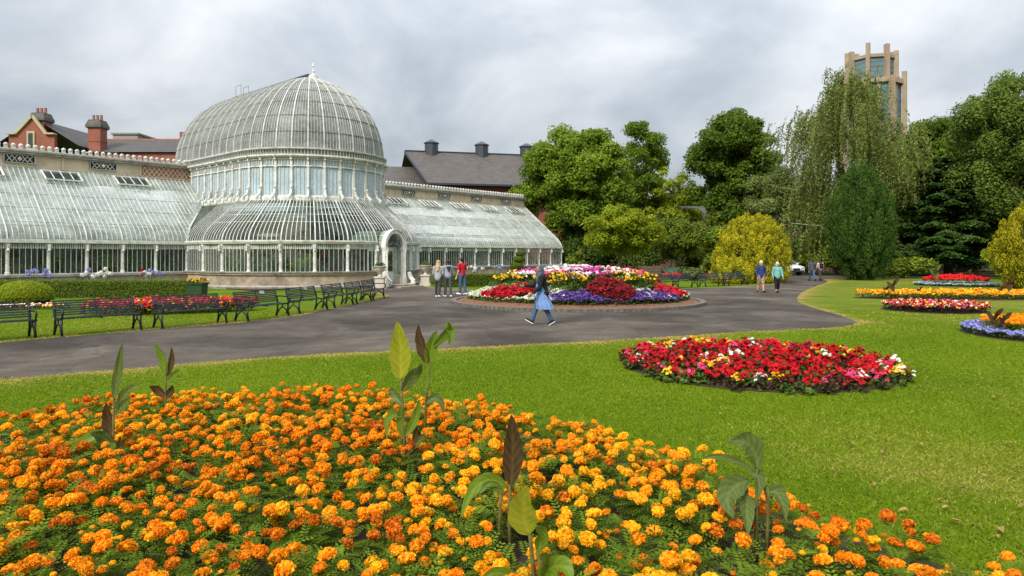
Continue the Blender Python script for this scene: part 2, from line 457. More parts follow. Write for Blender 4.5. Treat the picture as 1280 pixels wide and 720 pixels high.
wood = np.clip((GY - 62) / 4, 0, 1) * (GX > -2)
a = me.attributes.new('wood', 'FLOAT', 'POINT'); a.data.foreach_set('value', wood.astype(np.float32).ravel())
me.update(calc_edges=True); me.validate()
struct(linkmesh('lawn', me, M['lawn']))

def sheet(name, poly, z, mat):
    bm = bmesh.new()
    vs = [bm.verts.new((p[0], p[1], z)) for p in poly]
    es = [bm.edges.new((vs[i], vs[(i + 1) % len(vs)])) for i in range(len(vs))]
    bmesh.ops.triangle_fill(bm, edges=es, use_beauty=True, normal=(0, 0, 1))
    for f in bm.faces:
        if f.normal.z < 0: f.normal_flip()
    me = bpy.data.meshes.new(name); bm.to_mesh(me); bm.free()
    return struct(linkmesh(name, me, mat))
def asphalt():
    m, t, b = newmat('asphalt')
    f1 = noise(t, .35, 6, .6, dist=.6); f2 = noise(t, 2.2, 6, .7); f3 = noise(t, 55, 3, .7)
    g = N_(t, 'ShaderNodeNewGeometry')
    c = ramp(t, f1, [(.34, (.051, .043, .036)), (.5, (.080, .069, .058)), (.66, (.128, .110, .092))])
    c = mixc(t, .55, c, ramp(t, f2, [(.3, (.55, .55, .55)), (.7, (1.25, 1.22, 1.2))]), 'MULTIPLY')
    c = mixc(t, .8, c, ramp(t, f3, [(.35, (.6, .6, .6)), (.68, (1.5, 1.48, 1.45))]), 'MULTIPLY')
    v = N_(t, 'ShaderNodeTexVoronoi', feature='DISTANCE_TO_EDGE'); v.inputs['Scale'].default_value = .22
    mpv = N_(t, 'ShaderNodeVectorMath', operation='ADD'); t.links.new(g.outputs['Position'], mpv.inputs[0])
    nv = N_(t, 'ShaderNodeTexNoise'); nv.inputs['Scale'].default_value = .9; nv.inputs['Detail'].default_value = 5; t.links.new(g.outputs['Position'], nv.inputs['Vector'])
    sc_ = N_(t, 'ShaderNodeVectorMath', operation='SCALE'); t.links.new(nv.outputs['Color'], sc_.inputs[0]); sc_.inputs['Scale'].default_value = 1.3
    t.links.new(sc_.outputs[0], mpv.inputs[1]); t.links.new(mpv.outputs[0], v.inputs['Vector'])
    crk = ramp(t, v.outputs['Distance'], [(0.0, (.4, .4, .4)), (.006, (1, 1, 1))])
    c = mixc(t, .7, c, crk, 'MULTIPLY')
    vc = N_(t, 'ShaderNodeTexVoronoi', feature='F1'); vc.inputs['Scale'].default_value = .16; t.links.new(mpv.outputs[0], vc.inputs['Vector'])
    sp_ = N_(t, 'ShaderNodeSeparateColor'); t.links.new(vc.outputs['Color'], sp_.inputs[0])
    c = mixc(t, .8, c, ramp(t, sp_.outputs[0], [(.2, (.78, .78, .79)), (.8, (1.16, 1.15, 1.13))]), 'MULTIPLY')
    grit = ramp(t, noise(t, 21, 4, .75), [(.70, (0, 0, 0)), (.76, (.55, .55, .55))])
    c = mixc(t, grit, c, (.17, .14, .10))
    t.links.new(c, b.inputs['Base Color']); b.inputs['Roughness'].default_value = .9; b.inputs['Specular IOR Level'].default_value = .08
    bump(t, b, f3, .5, .01)
    return m
M['asphalt'] = asphalt()
sheet('path', path_poly, .004, M['asphalt'])

# soil of the beds, gently mounded
def mound(name, fn_in, cx, cy, rx, ry, zc, mat, n=40, rings=8, base=.008, shape=2.0):
    rows = [[(cx, cy, zc)] * n]
    for j in range(1, rings + 1):
        q = j / rings
        rows.append([(cx + rx * q * math.cos(k * 2 * math.pi / n), cy + ry * q * math.sin(k * 2 * math.pi / n), base + (zc - base) * (1 - q ** shape)) for k in range(n)])
    m = MB(); m.loft(rows, True, False)
    return struct(m.build(name, mat, smooth=True))
for k, (a, b, r) in circ_beds.items(): mound('soil', None, a, b, r - (.17 if k == 'begonia' else .07), r - (.17 if k == 'begonia' else .07), .06, M['soil'])
mound('soil', None, ORB[0], ORB[1], ORB[2], ORB[3], .06, M['soil'])
sheet('soil', mari_poly, .012, M['soil'])

# ------------------------------------------------------------------ the palm house (local x along the wings, -y towards its front)
P0 = np.array((-26.3, 35.1)); DV = np.array((.661, .750)); NV = np.array((.750, -.661))
ph_loc = P0 + 16.6 * DV
PH = thing('palm_house', 'white Victorian iron and glass palm house with tall bulging dome and two long glazed wings', 'glasshouse', (ph_loc[0], ph_loc[1], 0), math.atan2(.75, .661))
EZ, SZ = 2.68, .92                                # eaves and sill heights
RS, RD, CF, CB = 7.2, 4.85, -2.3, 6.4              # skirt radius, drum radius, front and back centres of the drum
def bez(p0, p1, p2, n): return [tuple((1 - t) ** 2 * a + 2 * t * (1 - t) * b + t * t * c for a, b, c in zip(p0, p1, p2)) for t in [i / n for i in range(n + 1)]]
wing_prof = bez((0, EZ + .06), (0, 3.16), (.75, 3.75), 6) + [(1.8, 4.578), (2.85, 5.406), (3.9, 6.23), (5.0, 7.1)]
skirt_prof = bez((0, EZ + .06), (0, 3.25), (.7, 3.9), 6) + [(1.2, 4.37), (1.7, 4.83), (2.2, 5.3)]
def prof_at_z(prof, z):
    for (a, za), (b, zb) in zip(prof, prof[1:]):
        if za <= z <= zb: return a + (b - a) * (z - za) / (zb - za)
    return prof[-1][0] if z > prof[-1][1] else 0

def column_mb():
    m = MB()
    m.lathe([(.13, 0), (.13, .12), (.095, .16), (.09, 1.2), (.115, 1.24), (.095, 1.28), (.10, 1.42), (.14, 1.58), (.14, EZ - SZ - .1)], (0, 0, 0), 10)
    m.box((0, -.12, 1.42), (.1, .14, .3)); m.box((0, -.2, 1.52), (.09, .1, .2)); m.ell((0, -.2, 1.32), (.07, .09, .09), 8, 5)
    return m
col_me = [None]
def column(parent, x, y, rz):
    if col_me[0] is None: col_me[0] = column_mb().mesh('column'); col_me[0].materials.append(M['white'])
    o = bpy.data.objects.new('column', col_me[0]); C.objects.link(o); o.parent = parent
    o.location = (x, y, SZ); o.rotation_euler = (0, 0, rz)
def window(parent, p, q, nb, z0=SZ, z1=EZ - .08, name='window', glass='glass_clear', frieze=True, h_rail=None):
    """one glazed bay between two columns: pane, glazing bars and the scalloped frieze under the eaves"""
    m = MB(); p = Vector((*p, 0)); q = Vector((*q, 0)); d = q - p; nrm = Vector((d.y, -d.x, 0)).normalized()
    up = Vector((0, 0, 1))
    m.quad(p + up * z0, q + up * z0, q + up * z1, p + up * z1)
    m.mi = 1
    off = nrm * .02
    for i in range(1, nb):
        a = p + d * (i / nb) + off
        m.bar(a + up * z0, a + up * z1, .028, .035, nrm)
    m.bar(p + up * (z0 + .03) + off, q + up * (z0 + .03) + off, .06, .06)
    if frieze:
        zf = z1 - .24
        m.bar(p + up * zf + off, q + up * zf + off, .05, .03)
        n = max(4, int(d.length / .105))
        for i in range(n):
            a = p + d * ((i + .5) / n) + off * 1.5
            m.lathe_at = None
            m.bar(a + up * (zf - .06), a + up * z1, .062, .02, nrm)
    return m.build(name, [M[glass], M['white_bar']], parent)

def wing(sgn):
    x_in, x_out = RS * sgn, (RS + 23.7) * sgn
    nb = 13; step = 23.7 / nb
    wg = MB()                                     # low stone wall and end gable base
    wg.box(((x_in + x_out) / 2, .02, SZ / 2 - .06), (23.7, .36, SZ - .12)); wg.box((x_out, 2.6, SZ / 2 - .06), (.3, 4.8, SZ - .12))
    W_ = wg.build('glazed_wing', M['stone'], PH)
    s = MB(); s.box(((x_in + x_out) / 2, .0, SZ - .06), (23.9, .5, .12)); s.box(((x_in + x_out) / 2, .0, .12), (23.8, .5, .24)); s.build('sill', M['stone_sill'], W_)
    e = MB(); e.box(((x_in + x_out) / 2, -.03, EZ), (23.8, .34, .14)); e.box(((x_in + x_out) / 2, -.12, EZ + .1), (23.8, .14, .07)); e.build('gutter', M['white'], W_)
    xs_ = [x_in + sgn * step * i for i in range(nb + 1)]
    for i in range(nb + 1): column(W_, xs_[i], 0, 0)
    for i in range(nb): window(W_, (min(xs_[i], xs_[i + 1]), 0), (max(xs_[i], xs_[i + 1]), 0), 7)
    # end wall
    for i in range(3): window(W_, (x_out, 5 * i / 3) if sgn > 0 else (x_out, 5 * (i + 1) / 3), (x_out, 5 * (i + 1) / 3) if sgn > 0 else (x_out, 5 * i / 3), 6, frieze=False)
    # roof glass; ends in the valley against the skirt roof
    def xin(z): return sgn * (max(RD - .02, RS - prof_at_z(skirt_prof, z)) if z < 5.3 else RD - .02)
    g = MB(); b = MB(); rr = MB()
    for (y0, z0), (y1, z1) in zip(wing_prof, wing_prof[1:]):
        g.quad((xin(z0), y0, z0), (x_out, y0, z0), (x_out, y1, z1), (xin(z1), y1, z1))
    nbar = int(23.7 / .26)
    for i in range(-9, nbar + 1):
        x = x_in + sgn * 23.7 * i / nbar
        pts = [(x, y, z) for y, z in wing_prof if abs(xin(z)) <= abs(x) + 1e-6]
        pts = [(x, y, z + .012) for _, y, z in pts]
        if len(pts) < 2: continue
        maj = i % 7 == 0
        (rr if maj else b).sweep(pts, .075 if maj else .028, .06 if maj else .035, (1, 0, 0))
    for y, z in wing_prof[5:-1]: b.bar((xin(z), y, z + .015), (x_out, y, z + .015), .025, .03)
    rr.sweep([(x_out, y, z + .03) for y, z in wing_prof], .13, .1, (1, 0, 0))
    rr.sweep([(xin(z), y, z + .04) for y, z in wing_prof if z < 5.35], .16, .1, (1, 0, 0))
    # glazed gable above the end windows
    gg = MB(); outl = [(y, z) for y, z in wing_prof] + [(5, EZ)]
    gg.add([(x_out, y, z) for y, z in outl + [(0, EZ)]], [tuple(range(len(outl) + 1))]); gg.build('end_gable', M['glass_wing'], W_)
    g.build('roof_glass', M['glass_wing'], W_); b.build('glazing_bars', M['white_bar'], W_); rr.build('rib', M['white_bar'], W_)
    # vent hatches along the top row
    for i in range(6):
        x = x_in + sgn * (1.6 + i * 3.9)
        h = MB(); y0, z0 = 3.75, 6.11; y1, z1 = 4.75, 6.9
        h.bar((x - .95, y0, z0 + .3), (x - .95, y1, z1 + .09), .07, .09); h.bar((x + .95, y0, z0 + .3), (x + .95, y1, z1 + .09), .07, .09)
        h.bar((x - .98, y0 - .03, z0 + .3), (x + .98, y0 - .03, z0 + .3), .08, .09)
        h.bar((x - .98, y1, z1 + .1), (x + .98, y1, z1 + .1), .08, .08)
        for k in (-.5, 0, .5): h.bar((x + k, y0, z0 + .31), (x + k, y1, z1 + .1), .04, .04)
        h.bar((x - .9, y0 + .02, z0 + .04), (x - .9, y0 + .02, z0 + .3), .05, .05); h.bar((x + .9, y0 + .02, z0 + .04), (x + .9, y0 + .02, z0 + .3), .05, .05)
        h.mi = 1; h.quad((x - .93, y0, z0 + .3), (x + .93, y0, z0 + .3), (x + .93, y1, z1 + .09), (x - .93, y1, z1 + .09))
        h.mi = 2; h.box((x, y1 - .45, z1 - .26), (1.7, .7, .02), rot=Matrix.Rotation(math.atan2(.79, 1), 3, 'X'))
        h.build('vent_hatch', [M['white'], M['glass_clear'], M['black']], W_)
    # rear wall with parapet
    xd = RD * .9 * sgn
    w = MB(); w.box(((xd + x_out) / 2, 5.2, 4.0), (abs(x_out - xd), .4, 8.0))
    for k in range(6): w.box((xd + sgn * (3.7 + k * 4.4), 4.97, 7.55), (.1, .08, .9))
    bw = w.build('rear_wall', M['cream'], W_)
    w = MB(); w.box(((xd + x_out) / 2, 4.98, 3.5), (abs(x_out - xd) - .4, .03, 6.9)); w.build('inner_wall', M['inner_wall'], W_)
    w = MB(); w.box(((xd + x_out) / 2, 5.1, 8.05), (abs(x_out - xd), .75, .1)); w.box(((xd + x_out) / 2, 5.05, 7.93), (abs(x_out - xd), .55, .12)); w.build('cornice', M['stone_sill'], bw)
    t = MB()
    nt_ = int(abs(x_out - xd) / .36)
    for k in range(nt_):
        x = xd + sgn * (k + .5) * .36
        t.box((x, 4.85, 8.2), (.2, .1, .2)); t.lathe([(.03, 0), (.12, .05), (.12, .12), (.02, .18)], (x, 4.85, 8.28), 7)
    t.box(((xd + x_out) / 2, 4.85, 8.125), (abs(x_out - xd), .12, .05)); t.build('cresting', M['white'], bw)
    for k in range(5):
        x = xd + sgn * (5.9 + k * 4.4)
        p = MB(); p.box((x, 4.965, 7.58), (1.55, .07, .52)); p.mi = 1
        for dx in (-.5, -.25, .25, .5):
            for sx_ in (-1, 1): p.bar((x + dx - .13, 4.915, 7.58 + .18 * sx_), (x + dx + .13, 4.915, 7.58 - .18 * sx_), .035, .03)
        p.lathe([(.02, -.14), (.13, 0), (.02, .14)], (x, 4.91, 7.58), 6)
        for zz_ in (.235, -.235): p.bar((x - .74, 4.915, 7.58 + zz_), (x + .74, 4.915, 7.58 + zz_), .03, .03)
        for dx in (-.755, .755): p.bar((x + dx, 4.915, 7.34), (x + dx, 4.915, 7.82), .03, .03)
        p.build('grille', [M['black'], M['white']], bw)
    # lattice brickwork next to the drum
    l = MB(); xa = xd; xb = xd + sgn * 3.6
    l.box(((xa + xb) / 2, 4.98, 7.5), (3.6, .06, .8)); l.mi = 1
    n = 12
    for k in range(n):
        x = xa + (xb - xa) * (k + .5) / n
        for j in (0, 1):
            zc_ = 7.3 + j * .4
            for sx_ in (-1, 1): l.bar((x - .15, 4.93, zc_ + .2 * sx_), (x + .15, 4.93, zc_ - .2 * sx_), .05, .04)
    l.bar((xa, 4.93, 7.9), (xb, 4.93, 7.9), .06, .06); l.bar((xa, 4.93, 7.1), (xb, 4.93, 7.1), .06, .06)
    l.build('lattice_panel', [M['brick_orange'], M['cream']], bw)
wing(-1); wing(1)

# the bowed front bay under the dome
def arc(r, th, c=CF): return (r * math.sin(th), c - r * math.cos(th))      # th = 0 is the front
base = MB()
rows = [(RS + .12, 0), (RS + .12, .16), (RS + .04, .2), (RS + .04, .78), (RS + .14, .82), (RS + .14, SZ)]
def sweep_arc(m, prof, t0, t1, n, straight_to=None):
    rings = []
    ths = [t0 + (t1 - t0) * i / n for i in range(n + 1)]
    for th in ths: rings.append([(*arc(r, th), z) for r, z in prof])
    if straight_to is not None:
        sg = 1 if t1 > 0 else -1
        if abs(t1) > 1.5: rings.append([(sg * r, straight_to, z) for r, z in prof])
    m.loft(rings, False, False)
DTH, DHW = .135, .14
def d0(sg): return DTH + sg * DHW
for sg in (-1, 1): sweep_arc(base, rows, d0(sg), sg * math.pi / 2, 16, -.15)
BAY = base.build('bowed_bay', M['stone'], PH, smooth=False)
sl = MB(); prof = [(RS - .2, SZ), (RS + .2, SZ), (RS + .22, SZ + .08), (RS - .2, SZ + .1)]
for sg in (-1, 1): sweep_arc(sl, prof, d0(sg), sg * math.pi / 2, 16, -.15)
prof = [(RS + .2, .0), (RS + .24, .14), (RS + .1, .22)]
for sg in (-1, 1): sweep_arc(sl, prof, d0(sg), sg * math.pi / 2, 16, -.2)
sl.build('sill', M['stone_sill'], BAY)
gt = MB(); prof = [(RS - .1, EZ - .07), (RS + .13, EZ - .07), (RS + .2, EZ + .06), (RS + .2, EZ + .14), (RS - .05, EZ + .14), (RS - .1, EZ - .07)]
for sg in (-1, 1): sweep_arc(gt, prof, d0(sg), sg * math.pi / 2, 18, 0)
gt.build('gutter', M['white'], BAY)
for sg in (-1, 1):
    bth = [sg * (d0(sg) + (sg * math.pi / 2 - d0(sg)) * i / 6) for i in range(7)]
    for i, th in enumerate(bth):
        x, y = arc(RS, sg * th); column(BAY, x, y, sg * th)
        if i < 6:
            p, q = arc(RS, sg * th), arc(RS, sg * bth[i + 1])
            window(BAY, *((p, q) if sg > 0 else (q, p)), 7)
    p, q = (sg * RS, CF), (sg * RS, 0)
    window(BAY, *((p, q) if sg > 0 else (q, p)), 9)
# skirt roof
def skirt_path(r):
    pts = [('s', -1, None)] + [('a', -math.pi / 2 + math.pi * i / 48, None) for i in range(49)] + [('s', 1, None)]
    return pts
def skirt_pt(kind, v, u, z):
    r = RS - u
    if kind == 'a': return (*arc(r, v), z)
    return (v * r, prof_at_z(wing_prof, z) if z < 5.4 else 2.6, z)
g = MB(); rings = [[skirt_pt(k, v, u, z) for u, z in skirt_prof] for k, v, _ in skirt_path(0)]
g.loft(rings, False, False); g.build('roof_glass', M['glass_clear'], BAY, smooth=True)
b = MB(); rr = MB()
nb_ = 84
for i in range(nb_ + 1):
    th = -math.pi / 2 + math.pi * i / nb_
    if abs(th - DTH) < .115: pr = skirt_prof[4:]
    else: pr = skirt_prof
    maj = i % 7 == 0
    up = (math.cos(th), math.sin(th), 0)
    (rr if maj else b).sweep([(*arc(RS - u + .015, th), z + .01) for u, z in pr], .085 if maj else .024, .07 if maj else .04, up)
for sg in (-1, 1):
    for j in range(1, 9):
        yy = CF + j * .3
        pts = [(sg * (RS - u + .015), yy, z) for u, z in skirt_prof if prof_at_z(wing_prof, z) >= yy]
        if len(pts) > 1: b.sweep(pts, .036, .04, (0, 1, 0))
for u, z in (skirt_prof[6], skirt_prof[7], skirt_prof[8]):
    b.sweep([(*arc(RS - u + .01, -math.pi / 2 + math.pi * i / 48), z + .01) for i in range(49)], .03, .03)
b.build('glazing_bars', M['white_bar'], BAY); rr.build('rib', M['white_bar'], BAY)

# drum
def stad(r, n=32, ns=9):
    """closed outline of the drum: (point, centre), 11.25 degrees or about 0.92 m apart per major bay when n = 16"""
    out = []
    for i in range(n + 1):
        th = -math.pi / 2 + math.pi * i / n; out.append(((*arc(r, th),), (0, CF)))
    for i in range(1, ns): y = CF + (CB - CF) * i / ns; out.append(((r, y), (0, y)))
    for i in range(n + 1):
        th = math.pi / 2 + math.pi * i / n; out.append(((r * math.sin(th), CB - r * math.cos(th)), (0, CB)))
    for i in range(1, ns): y = CB + (CF - CB) * i / ns; out.append(((-r, y), (0, y)))
    return out
def ring(m, prof, n=32, ns=9, closed_prof=False):
    rows_ = []
    for r, z in prof: rows_.append([(*p, z) for p, c in stad(r, n, ns)])
    m.loft(rows_, True, False)
dr = MB(); ring(dr, [(RD + .05, 5.12), (RD + .16, 5.2), (RD + .16, 5.5), (RD + .03, 5.56), (RD - .1, 5.56)])
DRUM = dr.build('drum', M['white'], PH)
maj = stad(RD, 16, 9)
for i in range(len(maj)):
    p, c = maj[i]; q, _ = maj[(i + 1) % len(maj)]
    if (p[1] + q[1]) / 2 > 8.6: continue
    window(DRUM, p, q, 4, 5.55, 7.95, 'drum_window', 'glass_drum', False)
    o = DRUM.children[-1] if False else None
colm = MB()
colm.box((0, -.03, 1.2), (.13, .16, 2.4)); colm.box((0, -.1, 2.3), (.11, .24, .26)); colm.box((0, -.16, 2.42), (.12, .34, .1)); colm.box((0, -.08, 1.75), (.17, .1, .08))
colm.sweep([(0, -.5, -.22), (0, -.44, .0), (0, -.26, .1), (0, -.17, .35), (0, -.1, .6)], .11, .12, (1, 0, 0)); colm.ell((0, -.48, -.1), (.07, .12, .12), 8, 5); colm.ell((0, -.2, .5), (.05, .08, .08), 8, 5)
colme = colm.mesh('drum_column'); colme.materials.append(M['white'])
for i, (p, c) in enumerate(maj):
    if p[1] > 9: continue
    o = bpy.data.objects.new('drum_column', colme); C.objects.link(o); o.parent = DRUM; o.location = (*p, 5.55)
    d = Vector((p[0] - c[0], p[1] - c[1])); o.rotation_euler = (0, 0, math.atan2(d.x, -d.y))
sp = MB()                                         # spindle band and bracketed cornice
fine = stad(RD + .04, 80, 44)
for p, c in fine: sp.bar((*p, 7.36), (*p, 7.8), .035, .035)
for z in (7.36, 7.78): sp.sweep([(*p, z) for p, c in stad(RD + .05, 40, 12)] + [(*stad(RD + .05, 40, 12)[0][0], z)], .06, .06)
sp.build('spindle_band', M['white'], DRUM)
co = MB(); ring(co, [(RD - .05, 7.84), (RD + .16, 7.86), (RD + .3, 7.95), (RD + .3, 8.03), (RD + .2, 8.05), (RD + .02, 8.06)], 40, 12)
co.build('cornice', M['white'], DRUM)
gr = MB(); ring(gr, [(RD + .02, 8.06), (RD + .02, 8.4)], 40, 12); gr.build('dark_band', M['rib_dark'], DRUM)
gl_ = MB()
for p, c in stad(RD + .16, 80, 44): gl_.bar((*p, 8.05), (*p, 8.42), .025, .025)
gl_.build('balustrade', M['white_bar'], DRUM)
rg = MB(); ring(rg, [(RD - .05, 8.38), (RD + .22, 8.38), (RD + .24, 8.46), (RD - .05, 8.48)], 40, 12); rg.build('ring_beam', M['white'], DRUM)

# dome
DZ, DH = 8.46, 5.4
def dome_pt(p, c, ph, dr_=0):
    k = math.cos(ph) ** .85; s_ = .65 * math.sin(ph) + .35 * ph / (math.pi / 2)
    return (c[0] + (p[0] - c[0]) * k * (1 + dr_ / RD), c[1] + (p[1] - c[1]) * k * (1 + dr_ / RD), DZ + (DH + dr_) * s_)
phis = [math.pi / 2 * i / 14 for i in range(15)]
def phx(ph): return min(ph, math.pi / 2 - .03)
dg = MB(); st = stad(RD, 32, 18)
dg.loft([[dome_pt(p, c, phx(ph)) for p, c in st] for ph in phis], True, False)
DOME = dg.build('dome', M['glass_dome'], PH, smooth=True)
thin = MB(); rbs = MB()
st = stad(RD, 80, 45)
for i, (p, c) in enumerate(st):
    # majors every fifth bar
    if i <= 80: k = i
    elif i < 81 + 44: k = i - 80
    elif i <= 81 + 44 + 80: k = i - 125
    else: k = i - 205
    major = k % 5 == 0
    d = Vector((p[0] - c[0], p[1] - c[1], 0)); up = Vector((-d.y, d.x, 0)).normalized()
    pts = [dome_pt(p, c, phx(ph) if major else min(ph, math.pi / 2 * .93), .015) for ph in phis]
    if major: rbs.sweep(pts, .07, .07, up)
    else: thin.sweep(pts[:-1], .028, .03, up)
thin.build('glazing_bars', M['dome_bar'], DOME); rbs.build('rib', M['dome_rib'], DOME)
hz_ = MB()
for ph in (.22, .45, .68, .92, 1.15):
    s2 = stad(RD, 48, 14); hz_.sweep([dome_pt(p, c, ph, .02) for p, c in s2] + [dome_pt(*s2[0], ph, .02)], .045, .045)
hz_.build('hoop', M['rib_dark'], DOME)
top = DZ + DH
rw = MB(); rw.box((0, (CF + CB) / 2 + .8, top + .15), (.55, CB - CF + 1.8, .2))
for y in np.linspace(CF - .5, CB + 1.2, 9): rw.box((0, y, top + .02), (.3, .06, .14))
rw.build('ridge_walkway', M['dark_metal'], DOME)
ld = MB()
for x in (-.3, .3):
    ld.tube([(x, CB + 1.1, top - .1), (x, CB + 1.1, top + 1.0)], .02, 5)
    ld.tube([(x, CB + .3, top - .0), (x, CB + .3, top + 1.0)], .02, 5); ld.tube([(x, CB + .3, top + 1), (x, CB + 1.1, top + 1)], .02, 5)
ld.build('handrail', M['rib_dark'], DOME)
fi = MB(); fi.lathe([(.32, -.1), (.3, .12), (.12, .2), (.05, .3), (.11, .42), (.04, .52), (.03, .7), (.08, .78), (.01, 1.05)], (0, CF - .35, top), 10); fi.build('finial', M['white'], DOME)

# porch at the front of the bay
yf, yb = CF - RS - .6, CF - RS + 1.2
po = MB()
for x in (-1.02, 1.02):
    po.box((x, yf + .12, 1.3), (.24, .24, 2.6)); po.box((x, yf + .1, .32), (.34, .36, .64)); po.box((x, yf + .1, 2.5), (.32, .34, .14)); po.lathe([(.09, .64), (.07, .74), (.065, 2.1), (.1, 2.3), (.12, 2.43)], (x, yf - .04, 0), 10)
    po.box((x, CF - RS + .2, 1.3), (.2, .2, 2.6))
nA = 20
ra = []
for i in range(nA + 1):
    a = math.pi * i / nA; ca, sa = math.cos(a), math.sin(a)
    ra.append([(r * ca, y, 2.55 + r * sa) for r, y in ((.94, yf), (1.14, yf), (1.14, yf + .24), (.94, yf + .24))])
po.loft(ra, True, True)
ra = []
for i in range(nA + 1):
    a = math.pi * i / nA
    ra.append([(r * math.cos(a), y, 2.55 + r * math.sin(a)) for r, y in ((1.16, yf - .05), (1.22, yf - .05), (1.22, yf + .3), (1.16, yf + .3))])
po.loft(ra, True, True)
PORCH = po.build('porch', M['white'], PH)
for sg in (-1, 1):
    p, q = (sg * 1.02, yf + .24), (sg * 1.02, CF - RS + .1)
    window(PORCH, *((p, q) if sg > 0 else (q, p)), 5, .7, 2.55, 'side_light', frieze=False)
    w = MB(); w.box((sg * 1.02, (yf + .24 + CF - RS + .1) / 2, .35), (.2, CF - RS - yf - .15, .7)); w.build('side_plinth', M['stone'], PORCH)
rf = MB(); rf.loft([[(1.1 * math.cos(math.pi * i / nA), y, 2.55 + 1.1 * math.sin(math.pi * i / nA)) for i in range(nA + 1)] for y in (yf + .25, yf + 1.2, yb + 1.2)], False, False); rf.mi = 1
for i in range(1, nA, 2):
    a = math.pi * i / nA; rf.bar((1.12 * math.cos(a), yf + .25, 2.55 + 1.12 * math.sin(a)), (1.12 * math.cos(a), yb + 1.2, 2.55 + 1.12 * math.sin(a)), .04, .04, (math.cos(a), 0, math.sin(a)))
rf.build('vault', [M['glass_wing'], M['white_bar']], PORCH)
dd = MB()
def door_leaf(m, hx, ang, w=.84):
    Rz = Matrix.Rotation(ang, 3, 'Z')
    def P(x, y, z): v = Rz @ Vector((x, y, 0)); return Vector((hx + v.x, CF - RS + .2 + v.y, z))
    for a, b2 in ((0.02, .12), (w - .1, w)): m.loft([[P(a, -.03, z), P(b2, -.03, z), P(b2, .03, z), P(a, .03, z)] for z in (.12, 2.5)])
    for z0, z1 in ((.12, 1.0), (2.35, 2.5)): m.loft([[P(.12, -.022, z), P(w - .1, -.022, z), P(w - .1, .022, z), P(.12, .022, z)] for z in (z0, z1)])
    m.mi = 1; m.quad(P(.12, 0, 1.0), P(w - .1, 0, 1.0), P(w - .1, 0, 2.35), P(.12, 0, 2.35)); m.mi = 0
door_leaf(dd, .86, math.pi, .84)
d1 = dd.build('door', [M['white'], M['glass_clear']], PORCH)
hb = MB(); hb.ell((.1, CF - RS + .14, 1.05), .04, 8, 5); hb.build('handle', M['black'], d1)
dd = MB(); door_leaf(dd, -.86, math.pi / 2 + .15, .84); dd.build('door', [M['white'], M['glass_clear']], PORCH)
fl = MB()                                          # fanlight over the doors
fl.add([(0, CF - RS + .2, 2.55)] + [(.86 * math.cos(math.pi * i / nA), CF - RS + .2, 2.55 + .86 * math.sin(math.pi * i / nA)) for i in range(nA + 1)], [(0, i + 1, i + 2) for i in range(nA)]); fl.mi = 1
for i in range(1, 6): a = math.pi * i / 6; fl.bar((0, CF - RS + .18, 2.55), (.86 * math.cos(a), CF - RS + .18, 2.55 + .86 * math.sin(a)), .04, .04)
fl.bar((-.86, CF - RS + .18, 2.55), (.86, CF - RS + .18, 2.55), .08, .08)
fl.build('fanlight', [M['glass_clear'], M['white']], PORCH)
stp = MB(); stp.box((0, yf + .1, .09), (2.1, 1.9, .18)); stp.box((0, yf - 1.1, .045), (2.6, .5, .09)); stp.mi = 1
stp.box((0, yf - .835, .185), (2.1, .06, .012)); stp.box((0, yf - 1.31, .095), (2.6, .06, .012))
M['yellow'] = solid('yellow_paint', (.62, .36, .02), .6, .2, 8)
stp.build('steps', [M['stone_sill'], M['yellow']], PORCH)
for x in (-1.32, 1.32):
    sc2 = MB(); sc2.sweep([(x, yf - .1, .1), (x, yf - .5, .15), (x, yf - .55, .4), (x, yf - .3, .6), (x, yf - .15, .95)], .2, .18, (1, 0, 0)); sc2.ell((x, yf - .48, .25), (.12, .2, .2), 8, 6); sc2.build('scroll', M['white'], PORCH)
PORCH.scale = (.78, 1, .94); PORCH.rotation_euler = (0, 0, DTH); PORCH.location = (math.sin(DTH) * CF, CF - math.cos(DTH) * CF, 0)
fo = MB(); fo.box((-18.9, 2.5, .02), (23.2, 4.6, .06)); fo.box((18.9, 2.5, .02), (23.2, 4.6, .06)); fo.box((0, -.9, .024), (14, 14, .06)); fo.build('floor', M['soil'], PH)
bk = MB(); bk.box((0, 10, 2.6), (14.4, .4, 5.2)); bk.box((-7.2, 7.6, 2.6), (.4, 4.4, 5.2)); bk.box((7.2, 7.6, 2.6), (.4, 4.4, 5.2))
bk.add([(-7.2, 4.9, 5.2), (7.2, 4.9, 5.2), (7.2, 10, 5.2), (-7.2, 10, 5.2)], [(0, 1, 2, 3)]) if False else None
bk.build('rear_block', M['cream'], PH)

def ph_world(x, y):
    a = math.atan2(.75, .661); return (ph_loc[0] + x * math.cos(a) - y * math.sin(a), ph_loc[1] + x * math.sin(a) + y * math.cos(a))

